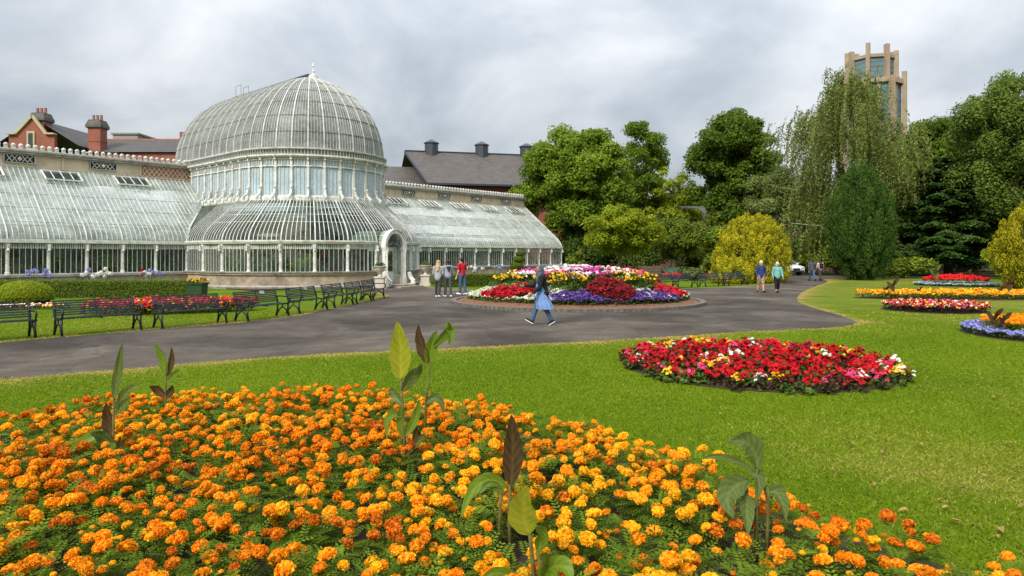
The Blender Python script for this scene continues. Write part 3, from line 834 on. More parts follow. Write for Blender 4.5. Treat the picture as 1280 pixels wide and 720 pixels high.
# ------------------------------------------------------------------ buildings behind
def brick_hall():
    T = thing('brick_building', 'red brick Victorian building with stepped gable and slate roofs behind the glasshouse', 'building', (-58, 78, 0))
    k = 78 / 853.0
    def L(px, py, dy=0): return ((px - 640) * k + 58, dy, EYE + (HOR - py) * k)
    gx0, _, ge = L(11, 168); gx1 = L(68, 168)[0]; ax, _, az = L(41, 146)
    w = MB(); w.prism([(gx0, 0), (gx1, 0), (gx1, ge), (gx1 - 1.0, ge), (ax, az), (gx0 + .9, ge), (gx0, ge)], 0, .5); w.build('gable_wall', M['brick'], T)
    c = MB()
    c.bar((gx0 + .8, -.05, ge + .05), (ax, -.05, az + .1), .35, .25); c.bar((ax, -.05, az + .1), (gx1 - .9, -.05, ge + .05), .35, .25)
    c.box((gx0 + .4, -.05, ge + .06), (1.0, .6, .18)); c.box((gx1 - .4, -.05, ge + .06), (1.0, .6, .18)); c.build('coping', M['trim_stone'], T)
    wx, _, wz = L(39, 176); wi = MB(); wi.box((wx, -.06, wz), (.9, .12, 2.2)); wf = wi.build('window', M['trim_stone'], T)
    pn = MB(); pn.box((wx, -.13, wz), (.5, .05, 1.7)); pn.build('pane', M['glass_dark'], wf)
    r = MB(); rx1 = L(90, 174)[0]
    r.quad((ax, .4, az - .1), (ax, 14, az - .1), (gx1 + 2.5, 14, ge - 1.2), (gx1 + 2.5, .4, ge - 1.2)); r.quad((ax, .4, az - .1), (ax, 14, az - .1), (gx0 - 2.0, 14, ge - 1.2), (gx0 - 2.0, .4, ge - 1.2))
    r.build('roof', M['slate'], T)
    def chimney(p0, p1, ptop, pbase, y):
        x0, x1 = L(p0, 0)[0], L(p1, 0)[0]; zt = L(0, ptop)[2]; zb = L(0, pbase)[2] - 3; xm = (x0 + x1) / 2; wd = x1 - x0
        m = MB(); m.box((xm, y, (zb + zt - 1.3) / 2), (wd * .8, wd * .75, zt - 1.3 - zb)); m.box((xm, y, zt - 2.8), (wd * .86, wd * .8, .18))
        m.mi = 1; m.loft([[(xm + sx * wd * k2, y + sy * wd * k2, z) for sx, sy in ((-1, -1), (1, -1), (1, 1), (-1, 1))] for k2, z in ((.41, zt - 1.35), (.5, zt - 1.2), (.5, zt - .95), (.38, zt - .35), (.38, zt - .3))])
        m.mi = 2
        for dx in (-.25, 0, .25): m.lathe([(.17, -.3), (.15, .25), (.19, .3), (.12, .32)], (xm + dx * wd, y, zt), 8)
        m.build('chimney', [M['brick'], M['chimney_cap'], M['brick_orange']], T)
    chimney(33, 53, 136, 160, 1.2); chimney(92, 112, 141, 183, 3)
    m = MB(); x0 = L(86, 0)[0]; x1 = L(209, 0)[0]; zr = EYE + (HOR - 175) * 85 / F; ze = EYE + (HOR - 190) * 80 / F
    m.quad((x0, 2, ze), (x1, 2, ze), (x1 - .6, 7, zr), (x0, 7, zr)); m.quad((x0, 12, ze), (x1, 12, ze), (x1 - .6, 7, zr), (x0, 7, zr)); m.build('roof', M['slate'], T)
    m = MB(); m.box(((x0 + x1) / 2, 7, zr + .03), (x1 - x0 - .6, .3, .2)); m.build('ridge_tiles', M['brick_orange'], T)
    m = MB(); xe = L(224, 0)[0]; m.box(((x0 + xe) / 2, 7, (ze - .1) / 2), (xe - x0, 9.4, ze - .1)); m.box(((x1 + xe) / 2 + .2, 7, (zr + .2) / 2), (xe - x1, 9.0, zr + .2)); m.build('wall', M['brick'], T)
    m = MB(); xl = L(-60, 0)[0]; x3 = L(10, 0)[0]; zr2 = L(0, 166)[2]
    m.quad((xl, 2, ze), (gx0, 2, ze), (gx0, 7, zr2), (xl, 7, zr2)); m.quad((xl, 12, ze), (gx0, 12, ze), (gx0, 7, zr2), (xl, 7, zr2)); m.build('roof', M['slate'], T)
    m = MB(); m.box(((xl + gx0) / 2, 7, ze / 2 - .1), (gx0 - xl, 9.4, ze - .2)); m.build('wall', M['brick'], T)
    T2 = thing('flat_roofed_block', 'plain grey flat roofed block showing above the long slate roof left of the dome', 'building', (-58, 100, 0))
    k2 = 100 / 853.
    x0, x1 = (141 - 640) * k2 + 58, (172 - 640) * k2 + 58; z1 = EYE + (HOR - 168) * k2
    m = MB(); m.box(((x0 + x1) / 2, 3, z1 / 2), (x1 - x0, 6, z1)); m.build('wall', M['grey_box'], T2)
    m = MB(); m.box(((x0 + x1) / 2, 3, z1 + .1), (x1 - x0 + .4, 6.4, .25)); m.build('roof_edge', M['rib_dark'], T2)
    m = MB(); m.box(((x0 + x1) / 2, -.05, z1 - 1.0), (x1 - x0 - .6, .1, .5)); m.build('window', M['glass_dark'], T2)
brick_hall()

def slate_hall():
    T = thing('slate_roofed_hall', 'brick hall with big steep brown slate roof and dark ridge ventilators right of the dome', 'building', (-14.6, 95, 0), math.atan2(4.2, 16.7))
    Lr = 21
    rz_, ez_ = 16.4, 11.3
    r = MB(); r.quad((2.0, -7.0, ez_), (Lr, -7.0, ez_), (Lr, 0, rz_), (-.3, 0, rz_)); r.quad((-.3, 0, rz_), (Lr, 0, rz_), (Lr, 7, ez_), (-.9, 7, ez_)); r.build('roof', M['slate_brown'], T)
    r = MB(); r.bar((2.0, -7.0, ez_ - .1), (-.3, 0, rz_ - .1), .25, .3); r.bar((1.9, -7.05, ez_ - .1), (Lr, -7.05, ez_ - .1), .25, .25); r.bar((-.3, 0, rz_ + .06), (Lr, 0, rz_ + .06), .3, .12); r.build('fascia', M['dark_metal'], T)
    w = MB(); w.prism([(2.4, 0), (Lr, 0), (Lr, ez_ - .3), (2.4, ez_ - .3)], -6.2, 6.2); w.build('wall', M['brick'], T)
    for i in range(6):
        m = MB(); m.box((4.4 + i * 2.9, -6.25, 9.4), (2.0, .12, 2.0)); f = m.build('window', M['dark_metal'], T)
        m = MB()
        for dx in (-.5, .5): m.box((4.4 + i * 2.9 + dx, -6.32, 9.4), (.85, .04, 1.8))
        m.build('pane', M['glass_dark'], f)
    for x in (3.4, 10.6, 17.2):
        v = MB(); v.lathe([(.95, -.9), (.95, 1.1), (1.1, 1.15), (1.1, 1.25), (.1, 1.75)], (x, 0, rz_), 8); v.build('ridge_ventilator', M['dark_metal'], T)
    r = MB(); r.quad((-7.5, -3.0, 11.6), (2.6, -3.4, 11.3), (1.2, 1, 14.3), (-7.5, 1, 14.3)); r.build('lower_roof', M['slate_brown'], T)
    w = MB(); w.box((-3.0, -.2, 5.6), (8.6, 5, 11.2)); w.build('lower_wall', M['brick'], T)
slate_hall()

def far_brick():
    T = thing('brick_house', 'orange brick building glimpsed between the tree trunks behind the round bed', 'building', (10, 104, 0))
    w = MB(); w.box((12, 4, 3.6), (60, 8, 7.2)); w.build('wall', M['brick_orange'], T)
    r = MB(); r.quad((-18.4, -.4, 7.1), (42.4, -.4, 7.1), (42.4, 4, 9.6), (-18.4, 4, 9.6)); r.quad((-18.4, 8.4, 7.1), (42.4, 8.4, 7.1), (42.4, 4, 9.6), (-18.4, 4, 9.6)); r.build('roof', M['slate'], T)
    for i in range(12):
        for z in (1.9, 5.0):
            m = MB(); m.box((-15 + i * 4.9, -.04, z), (1.5, .12, 1.9)); f = m.build('window', M['white'], T)
            m = MB(); m.box((-15 + i * 4.9, -.11, z), (1.2, .05, 1.6)); m.build('pane', M['glass_dark'], f)
far_brick()

def tower():
    Yt = 156; k = 150 / 853.
    cx_ = (1089 - 640) / 853 * Yt
    T = thing('concrete_tower', 'tall polygonal concrete tower with glass panels rising above the birch tree', 'tower', (cx_, Yt, 0))
    n = 8; ph = R(10)
    def poly(m, r, z0, z1): m.loft([[(r * math.cos(ph + j * 2 * math.pi / n), r * math.sin(ph + j * 2 * math.pi / n), z) for j in range(n)] for z in (z0, z1)])
    zs = EYE + (HOR - 100) * k; zu = EYE + (HOR - 67) * k; zt = EYE + (HOR - 54) * k; zl = EYE + (HOR - 86) * k
    g = MB(); poly(g, 4.6, zs, zu); g.build('upper_glazing', M['tower_glass'], T)
    g = MB(); poly(g, 6.0, 10, zs - .6); g.build('lower_glazing', M['tower_glass'], T)
    for r_, za, zb in ((6.7, zs - .3, zs + .7), (5.0, zu - .2, zu + .5), (6.7, zs - 14, zs - 13), (6.4, 0, 10)):
        s = MB(); poly(s, r_, za, zb); s.build('floor_slab', M['concrete'], T)
    for j in range(n):
        a = ph + j * 2 * math.pi / n; Rm = Matrix.Rotation(a, 3, 'Z')
        m = MB(); m.box((5.0 * math.cos(a), 5.0 * math.sin(a), (zs + zt + [0, -.4, .5, .2, -.3, .4, .1, -.5][j]) / 2), (.95, .85, zt - zs + [0, -.8, 1.0, .4, -.6, .8, .2, -1.0][j]), rot=Rm); m.build('upper_pier', M['concrete'], T)
        m = MB(); zt2 = zl if j in (0, 7, 1, 4) else zs + .9
        m.box((6.6 * math.cos(a), 6.6 * math.sin(a), zt2 / 2), (1.0, .95, zt2), rot=Rm); m.build('lower_pier', M['concrete'], T)
        mm = MB(); a2 = a + math.pi / n; r2 = 4.62 * math.cos(math.pi / n)
        for q in np.linspace(zs + 1.5, zu - 1, 4): mm.box((r2 * math.cos(a2), r2 * math.sin(a2), q), (.12, 3.4, .1), rot=Matrix.Rotation(a2, 3, 'Z'))
        r2 = 6.02 * math.cos(math.pi / n)
        mm.box((r2 * math.cos(a2), r2 * math.sin(a2), (zs - 14 + zs) / 2), (.3, .7, 13), rot=Matrix.Rotation(a2, 3, 'Z'))
        for q in np.linspace(zs - 12, zs - 2, 6): mm.box((r2 * math.cos(a2), r2 * math.sin(a2), q), (.1, 4.5, .1), rot=Matrix.Rotation(a2, 3, 'Z'))
        mm.build('mullion', M['concrete'], T)
    T.rotation_euler = (0, 0, 0)
tower()
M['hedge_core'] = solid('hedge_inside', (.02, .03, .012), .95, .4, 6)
# ------------------------------------------------------------------ vegetation
FM = {
 'maple': foliage('maple_leaves', (.085, .150, .013), (.235, .325, .032), .42),
 'lime': foliage('lime_leaves', (.165, .230, .012), (.36, .41, .028), .42),
 'deep': foliage('deep_leaves', (.060, .118, .013), (.180, .260, .028), .42),
 'grey': foliage('greyish_leaves', (.120, .160, .042), (.25, .295, .09), .42),
 'birch': foliage('birch_leaves', (.110, .145, .030), (.255, .295, .076), .42),
 'fresh_birch': foliage('fresh_birch_leaves', (.085, .135, .020), (.215, .29, .055), .42),
 'cedar': foliage('cedar_needles', (.022, .062, .012), (.085, .150, .028), .22),
 'yew': foliage('yew_needles', (.020, .058, .008), (.085, .150, .020), .15),
 'gold': foliage('golden_needles', (.13, .155, .008), (.58, .50, .020), .25),
 'hedge': foliage('hedge_leaves', (.070, .120, .011), (.195, .25, .028), .28),
 'under': foliage('understorey_leaves', (.030, .062, .010), (.11, .160, .024), .28),
}
FM['red_in'] = foliage('red_leaves', (.05, .012, .012), (.16, .05, .03))
def twig_tree(T, h, w, th, tr, limbs, bark, rng, lean=(0, 0)):
    m = MB(); top = Vector((lean[0], lean[1], h * .82))
    pts = [Vector((0, 0, -.1)), Vector((0, 0, .25)), Vector((lean[0] * .2, lean[1] * .2, th * .6)), Vector((lean[0] * .4, lean[1] * .4, th)), Vector((lean[0] * .7, lean[1] * .7, (th + h * .82) / 2)), top]
    m.tube(pts, [tr * 1.6, tr * 1.1, tr, tr * .85, tr * .5, tr * .12], 8)
    for c in limbs:
        c = Vector(c); z0 = max(th * .7, min(h * .7, c.z - .45 * math.hypot(c.x, c.y)))
        s = Vector((lean[0] * z0 / h, lean[1] * z0 / h, z0)); mid = s.lerp(c, .5) + Vector((0, 0, .08 * (c - s).length))
        m.tube([s, mid, c], [tr * .38, tr * .22, tr * .07], 5)
    m.build('trunk', bark, T, smooth=True)

def crown(rng, cl, rad, per, size, flat=.75, up=.45):
    """leaves on the outer shells of leaf clumps at cl with radii rad"""
    P = []; Nn = []; tint = []
    for c, r in zip(cl, rad):
        k = int(per * r ** 1.5) + 6
        d = unit(rng.normal(size=(k, 3)) + np.array((0, 0, .25)))
        q = (rng.random(k) ** .45)[:, None]
        lump = 1 + .22 * np.sin(d[:, :1] * 5 + c[0]) * np.sin(d[:, 1:2] * 6 + c[1])
        P.append(c + d * q * r * lump * np.array((1, 1, flat)))
        Nn.append(d * .55 + np.array((0, 0, up)) + rng.normal(size=(k, 3)) * .42)
        tint.append(np.clip(.5 + rng.normal() * .20 + rng.normal(size=k) * .18, 0, 1))
    P = np.concatenate(P); Nn = np.concatenate(Nn)
    return leaf_quads(rng, P, Nn, size * (.7 + .6 * rng.random(len(P))), .6), np.concatenate(tint)

def broad_tree(name, label, loc, h, w, th, mat, seed, ncl=70, per=260, size=.2, tr=.3, cr=.24, group=None, cat='tree', top_heavy=1.0, bark='bark', d=None, flat=.75):
    rng = np.random.default_rng(seed)
    T = thing(name, label, cat, (loc[0], loc[1], 0), group=group)
    zc = (th + h) / 2; hz = (h - th) / 2; d = d or w
    dirs = unit(rng.normal(size=(ncl, 3)))
    q = rng.random(ncl) ** .38
    cl = dirs * q[:, None] * np.array((w, d, hz)) * .84
    # narrower towards the top, uneven
    cl[:, :2] *= (1 + .16 * np.sin(np.arctan2(cl[:, 1], cl[:, 0]) * 3 + seed))[:, None]
    cl[:, 2] += zc
    rad = cr * min(w, hz * 1.4) * (.6 + .8 * rng.random(ncl))
    V, tint = crown(rng, cl, rad, per, size, flat)
    linkmesh('crown', np_mesh('crown', V, 4, tint), FM[mat], T)
    far = [c for c, qq in zip(cl, q) if qq > .5][:16]
    twig_tree(T, h, w, th, tr, far, M[bark], rng)
    return T

def weeping_birch(label, loc, h, w, seed, strands=700, x_off=0):
    rng = np.random.default_rng(seed)
    T = thing('weeping_birch', label, 'tree', (loc[0], loc[1], 0))
    P = []; Ax = []; tint = []; limbs = []
    nb = 130
    br = []
    for i in range(nb):
        z = h * (.20 + .76 * rng.random()); f = (z / h)
        reach = w * np.interp(f, [.15, .4, .6, .75, .87, .97], [.85, 1.0, .98, .84, .60, .22]) * (.35 + .7 * rng.random())
        a = rng.random() * 6.283
        e = np.array((math.cos(a) * reach, math.sin(a) * reach, z)); br.append(e); limbs.append(e)
    for s in range(strands):
        e = br[rng.integers(nb)]; t = .35 + .7 * rng.random()
        base = np.array((e[0] * t, e[1] * t, e[2] + rng.normal() * .8 + .8 - 1.0 * (t - .5) ** 2))
        L = (.9 + 3.6 * rng.random() ** 1.8) * (1.25 - .55 * base[2] / h); L = min(L, base[2] - .9)
        if L < .5: continue
        k = int(L / .075); u = np.linspace(0, 1, k)[:, None]
        out = np.array((e[0], e[1], 0)) / (np.hypot(e[0], e[1]) + .1)
        pts = base + out * np.sqrt(u) * .55 - np.array((0, 0, 1)) * u * L + np.array((0, 0, 1)) * np.sin(u * 3.14) * .25
        pts = pts + rng.normal(size=pts.shape) * .07
        P.append(pts); Ax.append(np.tile((0, 0, -1.0), (k, 1)) + rng.normal(size=(k, 3)) * .4)
        tint.append(np.clip(.5 + rng.normal() * .25 + rng.normal(size=k) * .15, 0, 1))
    P = np.concatenate(P); Ax = np.concatenate(Ax)
    V = leaf_quads(rng, P, rng.normal(size=P.shape) + np.array((0, -.3, .2)), .115 * (.7 + .6 * rng.random(len(P))), .5, Ax)
    linkmesh('crown', np_mesh('crown', V, 4, np.concatenate(tint)), FM['birch'], T)
    twig_tree(T, h, w, h * .25, .2, limbs[:24], M['birch_bark'], rng)
    return T

def cedar(label, loc, h, w, seed):
    rng = np.random.default_rng(seed)
    T = thing('spreading_conifer', label, 'tree', (loc[0], loc[1], 0))
    P = []; Nn = []; tint = []; limbs = []
    z = 1.6
    while z < h * .985:
        f = z / h; reach = w * (1 - f) ** .5 * 1.02 + .3
        nbr = int(7 + 5 * (1 - f))
        a0 = rng.random() * 6.28
        for j in range(nbr):
            a = a0 + j * 6.283 / nbr + rng.normal() * .2; r = reach * (.72 + .36 * rng.random())
            k = int(150 * r ** 1.15) + 20
            t = rng.random(k) ** .6; wd = .30 * r * np.sqrt(t) * (1.15 - t) + .12
            s = rng.normal(size=k) * wd * .7
            drop = .10 * r * t ** 2 * 1.6 + .35 * np.abs(s) + rng.random(k) ** 2 * .35
            x = math.cos(a) * r * t - math.sin(a) * s; y = math.sin(a) * r * t + math.cos(a) * s
            zz_ = z + .16 * r * t - drop
            P.append(np.stack([x, y, zz_], 1)); Nn.append(np.stack([rng.normal(size=k) * .4 + math.cos(a) * .3, rng.normal(size=k) * .4 + math.sin(a) * .3, np.ones(k)], 1))
            tint.append(np.clip(.35 + rng.normal() * .2 + rng.normal(size=k) * .16 + .25 * (t > .8), 0, 1))
            if j % 3 == 0: limbs.append((math.cos(a) * r * .85, math.sin(a) * r * .85, z + .05 * r))
        z += .52 + .25 * rng.random()
    P = np.concatenate(P); P[:, 2] = np.maximum(P[:, 2], .5)
    V = leaf_quads(rng, P, np.concatenate(Nn), .15 * (.7 + .6 * rng.random(len(P))), .45)
    linkmesh('crown', np_mesh('crown', V, 4, np.concatenate(tint)), FM['cedar'], T)
    twig_tree(T, h * 1.1, w, 2.0, .4, limbs[:40], M['bark'], rng)
    return T

def plume_shrub(name, label, loc, prof, mat, seed, npl=230, plh=.9, plr=.24, per=110, size=.06, cat='tree', group=None, spread=.12, trunk=True):
    """a conifer made of upright plumes; prof: [(z, radius), ...]"""
    rng = np.random.default_rng(seed)
    T = thing(name, label, cat, (loc[0], loc[1], 0), group=group)
    zs = np.array([p[0] for p in prof]); rs = np.array([p[1] for p in prof])
    P = []; Ax = []; Nn = []; tint = []
    wts = rs + .15
    for i in range(npl):
        z = np.interp(rng.random(), np.concatenate([[0], np.cumsum((wts[1:] + wts[:-1]) / 2 * np.diff(zs))]) / np.sum((wts[1:] + wts[:-1]) / 2 * np.diff(zs)), zs)
        a = rng.random() * 6.283; r = np.interp(z, zs, rs) * (.72 + .36 * rng.random()) * (1 + .06 * math.sin(3 * a + seed) + .05 * math.sin(7 * a))
        k = per; t = rng.random(k); ph = rng.random(k) * 6.283
        pr = plr * np.sin(np.clip(t, .03, 1) ** .7 * 3.0) ** .8 + .02
        out = np.array((math.cos(a), math.sin(a), 0)); sc = (.7 + .6 * rng.random())
        c = out * r + np.array((0, 0, z))
        pts = c + np.stack([np.cos(ph) * pr, np.sin(ph) * pr, (t - .5) * plh * sc], 1) + out * ((t - .3)[:, None] * spread)
        P.append(pts); Nn.append(np.stack([np.cos(ph), np.sin(ph), .3 + 0 * ph], 1) + rng.normal(size=(k, 3)) * .45)
        Ax.append(np.tile((0, 0, 1.0), (k, 1)) + out * .35)
        tint.append(np.clip(.42 + rng.normal() * .2 + rng.normal(size=k) * .15 + (t > .75) * .2, 0, 1))
    P = np.concatenate(P); keep = P[:, 2] > .05
    V = leaf_quads(rng, P, np.concatenate(Nn), size * (.7 + .6 * rng.random(len(P))), .4, np.concatenate(Ax))[keep]
    o = linkmesh('foliage', np_mesh('foliage', V, 4, np.concatenate(tint)[keep]), FM[mat], T)
    if trunk:
        m = MB(); m.lathe([(.16, -.1), (.13, zs[-1] * .4), (.05, zs[-1] * .8)], (0, 0, 0), 8); m.build('trunk', M['bark'], T)
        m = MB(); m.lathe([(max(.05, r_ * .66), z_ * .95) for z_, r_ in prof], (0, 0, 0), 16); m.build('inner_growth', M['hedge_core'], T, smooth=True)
    return T

def X(px, Y): return (px - 640) / F * Y
def H(py, Y): return EYE + (HOR - py) / F * Y

# the wooded edge behind the garden
broad_tree('maple_tree', 'large rounded mid green tree standing just past the end of the glasshouse wing', (X(722, 76), 76), H(160, 76) * 1.05, 6.8, 2.6, 'maple', 11, 150, 480, .165, .34, .21)
broad_tree('tall_tree', 'tall open light green tree rising behind the large rounded tree', (X(795, 90), 90), H(146, 90) * 1.05, 5.0, 4.0, 'maple', 12, 70, 420, .155, .3, .22)
broad_tree('feathery_tree', 'thin feathery tree filling the gap between the two tallest leafy trees', (X(838, 86), 86), H(205, 86) * 1.05, 4.4, 2.0, 'lime', 13, 46, 220, .16, .2, .2)
broad_tree('sycamore_tree', 'tall dense dark green tree standing alone above the golden conifer', (X(914, 80), 80), H(134, 80) * 1.05, 5.6, 3.0, 'deep', 14, 140, 440, .165, .38, .2)
broad_tree('acer_tree', 'small bright yellow green tree with thin trunk behind the round bed', (X(774, 62), 62), H(252, 62), 3.7, 1.7, 'lime', 15, 80, 620, .105, .13, .22)
broad_tree('small_tree', 'small dull green tree beside the bright yellow green one', (X(846, 65), 65), H(266, 65), 2.9, 1.2, 'hedge', 16, 60, 600, .105, .12, .25)
broad_tree('pale_tree', 'pale grey green tree between the dense dark tree and the weeping birch', (X(968, 72), 72), H(205, 72), 3.9, 2.4, 'grey', 17, 64, 460, .11, .2, .22)
weeping_birch('tall weeping birch with long hanging branches in front of the concrete tower', (X(1060, 66), 66), H(102, 66), 7.9, 18, 3600)
broad_tree('birch_tree', 'tall airy birch at the right edge beyond the dark spreading conifer', (X(1272, 58), 58), H(84, 58) * 1.04, 5.2, 4.0, 'fresh_birch', 19, 130, 520, .12, .22, .2, bark='birch_bark', flat=1.1)
cedar('dark spreading conifer with layered drooping branches to the ground', (X(1186, 63), 63), H(192, 63), 6.4, 20)
broad_tree('broad_tree', 'broad dark green tree rising behind the layered spreading conifer', (X(1176, 74), 74), H(138, 74), 7.0, 2.5, 'deep', 27, 130, 400, .165, .35, .2)
YEW = plume_shrub('upright_yew', 'dark green upright yew of egg shape at the bend of the path', (X(1075, 53.5), 53.5), [(.1, .4), (.8, 1.15), (1.8, 1.75), (3.2, 2.1), (4.6, 2.15), (6.0, 1.85), (7.2, 1.3), (8.0, .75), (8.5, .25)], 'yew', 22, 430, 1.7, .30, 260, .065)
plume_shrub('golden_conifer', 'round golden yellow conifer beside the path near the walking couple', (X(940, 49), 49), [(.1, 2.0), (.8, 2.3), (2.0, 2.35), (3.0, 2.1), (3.9, 1.6), (4.4, .9), (4.65, .3)], 'gold', 23, 800, .75, .2, 130, .055)
plume_shrub('golden_conifer', 'low golden yellow conifer spreading at the foot of the round golden one', (X(915, 47.5), 47.5), [(.05, 1.1), (.5, 1.35), (1.1, 1.1), (1.6, .5)], 'gold', 24, 260, .55, .17, 120, .055)
plume_shrub('golden_conifer', 'upright yellow green conifer at the far edge beyond the mixed bed', (X(1290, 40), 40), [(.1, 1.1), (1.0, 1.6), (2.2, 1.75), (3.4, 1.4), (4.3, .75), (4.8, .2)], 'gold', 25, 520, .8, .2, 120, .06)

def shrub(name, label, x, y, w, d, h, mat, seed, n=20, per=330, size=.11, group=None):
    rng = np.random.default_rng(seed)
    T = thing(name, label, 'shrub', (x, y, 0), group=group)
    c = unit(rng.normal(size=(n, 3))) * (rng.random(n) ** .4)[:, None] * np.array((w, d, h * .5)) * .8; c[:, 2] += h * .48
    rad = min(w, h) * .34 * (.7 + .6 * rng.random(n))
    V, t = crown(rng, c, rad, per, size, .8)
    V = V[V[:, :, 2].min(1) > 0.0] if False else V
    V[:, :, 2] = np.maximum(V[:, :, 2], .01)
    linkmesh('foliage', np_mesh('foliage', V, 4, t), FM[mat], T)
    m = MB()
    for k in range(4): m.tube([(0, 0, -.05), (w * .3 * math.cos(k * 1.6), d * .3 * math.sin(k * 1.6), h * .5)], [.06, .02], 5)
    m.build('stem', M['bark'], T)
    return T
sh = [(724, 73, 3.0, 2.2, 4.4, 'under', 'dark bush at the far corner of the right glasshouse wing'), (735, 74, 3.6, 2.2, 4.2, 'under', 'dark bush below the large rounded tree'),
      (800, 75, 4.0, 2.4, 4.0, 'under', 'dark bush behind the small bright tree'), (868, 74, 3.6, 2.4, 4.2, 'under', 'dark bush below the tall dense tree'), (905, 67, 2.6, 2.0, 5.2, 'hedge', 'tall leafy bush just left of the golden conifer'),
      (985, 82, 4.0, 2.6, 4.4, 'under', 'dark bush in the gap right of the golden conifer'), (1010, 70, 1.3, 1.3, 2.4, 'lime', 'small yellow green bush behind the pair walking away'),
      (1045, 66, 2.6, 2.2, 4.8, 'hedge', 'dense bush behind the left side of the upright yew'), (1128, 57.5, 3.0, 1.4, 2.1, 'hedge', 'low spreading bush just right of the upright yew'), (1255, 55.5, 1.6, 1.2, 3.4, 'lime', 'light green sapling bush beside the right golden conifer'),
      (1215, 80, 5.0, 3.0, 5.0, 'under', 'dark bush far behind the spreading conifer'), (722, 69, 1.2, 1.1, 2.6, 'hedge', 'green bush at the foot of the end gable'), (866, 52.5, .9, .7, 1.0, 'grey', 'low pale bush beside the distant red bed'),
      (892, 57, 1.3, 1.1, 2.4, 'hedge', 'rounded bush between the distant red bed and golden conifer'), (1290, 70, 4.5, 3, 7, 'deep', 'tall bush at the right edge under the weeping birch')]
for i, (px, Y, w, d, h, mt, lab) in enumerate(sh): shrub('shrub', lab, X(px, Y), Y, w, d, h, mt, 40 + i, 30 if h > 3 else 18, 300, .13)
for i, (px, Y) in enumerate([(600, 118), (670, 112), (760, 110), (850, 116), (935, 112), (1010, 108), (1100, 105), (1180, 100), (1270, 98), (1360, 90)]):
    broad_tree('background_tree', 'far tree of the dark belt closing the view behind the garden', (X(px, Y), Y), 13 + (i * 37 % 5), 7.5, 1.0, 'under' if i % 2 else 'deep', 70 + i, 46, 130, .34, .35, .3, group='trees of the far belt')
# an overhanging branch enters at the top right from a tree outside the frame
def overhang():
    T = thing('overhanging_tree', 'overhanging tree whose leafy twig tip enters the top right corner', 'tree', (12.5, 10.5, 0))
    m = MB(); m.tube([(0, 0, -.1), (0, 0, 2.5), (.2, .2, 6), (.1, .3, 10)], [.35, .28, .22, .1], 8)
    m.tube([(.1, .1, 5.2), (-2.2, -.8, 6.6), (-4.4, -1.7, 6.3), (-6.0, -2.4, 5.32)], [.12, .07, .035, .01], 5); m.build('trunk', M['bark'], T, smooth=True)
    rng = np.random.default_rng(99)
    c = [np.array(p) for p in ((-5.98, -2.4, 5.30), (-5.75, -2.2, 5.48), (-5.3, -2.1, 5.8), (-4.3, -1.7, 6.3), (-3.0, -1.1, 6.6), (-1.5, -.5, 6.8), (0, 1, 8.5), (1, 0, 9), (-1, 0, 9.5), (.5, 1.5, 10), (0, 0, 10.5))]
    V, t = crown(rng, c, [.13, .16, .3, .5, .6, .8, 1.6, 1.8, 1.8, 1.6, 1.6], 260, .055)
    linkmesh('crown', np_mesh('crown', V, 4, t), FM['deep'], T)
overhang()

# clipped hedges and topiary
def clipped(name, label, loc, dims, rz, seed, kind='box', n=9000, size=.035, cat='hedge', mat='hedge'):
    rng = np.random.default_rng(seed); w, d, h = dims
    T = thing(name, label, cat, (loc[0], loc[1], 0), rz)
    if kind == 'box':
        f = rng.random(n); A = np.array([w * d, w * h, w * h, d * h, d * h]); cs = np.cumsum(A) / A.sum()
        face = np.searchsorted(cs, f); u = rng.random(n) - .5; v = rng.random(n) - .5
        P = np.zeros((n, 3)); Nn = np.zeros((n, 3))
        for k, (px, py, pz, nn) in enumerate(((u * w, v * d, .5 + 0 * u, (0, 0, 1)), (u * w, -.5 * d + 0 * u, v, (0, -1, 0)), (u * w, .5 * d + 0 * u, v, (0, 1, 0)), (-.5 * w + 0 * u, u * d, v, (-1, 0, 0)), (.5 * w + 0 * u, u * d, v, (1, 0, 0)))):
            s = face == k; P[s] = np.stack([px[s], py[s], h * (pz[s] + .5)], 1); Nn[s] = nn
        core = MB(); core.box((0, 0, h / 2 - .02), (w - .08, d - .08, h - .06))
    else:
        dd = unit(rng.normal(size=(n, 3))); dd[:, 2] = np.abs(dd[:, 2]) * 1.0 - .25 * (rng.random(n) < .3); dd = unit(dd)
        P = dd * np.array((w / 2, d / 2, h * .62)); P[:, 2] += h * .38; Nn = dd
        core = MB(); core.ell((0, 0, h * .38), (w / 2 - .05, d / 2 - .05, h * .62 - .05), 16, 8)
    P = P + Nn * (rng.normal(size=(n, 1)) * .022 + .03 * np.sin(P[:, :1] * 3.1 + 1) * np.sin(P[:, 2:3] * 4)) + rng.normal(size=P.shape) * .012
    P[:, 2] = np.maximum(P[:, 2], .03)
    V = leaf_quads(rng, P, Nn + rng.normal(size=P.shape) * .55, size * (.7 + .6 * rng.random(n)), .6)
    linkmesh('foliage', np_mesh('foliage', V, 4, np.clip(.45 + rng.normal(size=n) * .22, 0, 1)), FM[mat], T)
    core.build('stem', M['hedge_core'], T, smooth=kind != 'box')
    return T
clipped('clipped_hedge', 'long low clipped green hedge in front of the left glasshouse wing', (-21.2, 31.9), (12.6, 1.0, .74), 0, 31, 'box', 42000, .035)
clipped('topiary_dome', 'low round clipped bush in front of the long hedge behind the benches', (X(30, 26.6), 26.6), (2.0, 1.9, .94), 0, 32, 'dome', 16000, .03, 'topiary', 'lime')
clipped('clipped_hedge', 'low clipped hedge in front of the right glasshouse wing behind the young people', (X(622, 43.5), 43.5), (7.5, .8, .72), R(28), 33, 'box', 20000, .04)
clipped('clipped_hedge', 'further stretch of low hedge behind the round bed before the far wing', (X(690, 52), 52), (7.5, .8, .8), R(40), 34, 'box', 14000, .05)
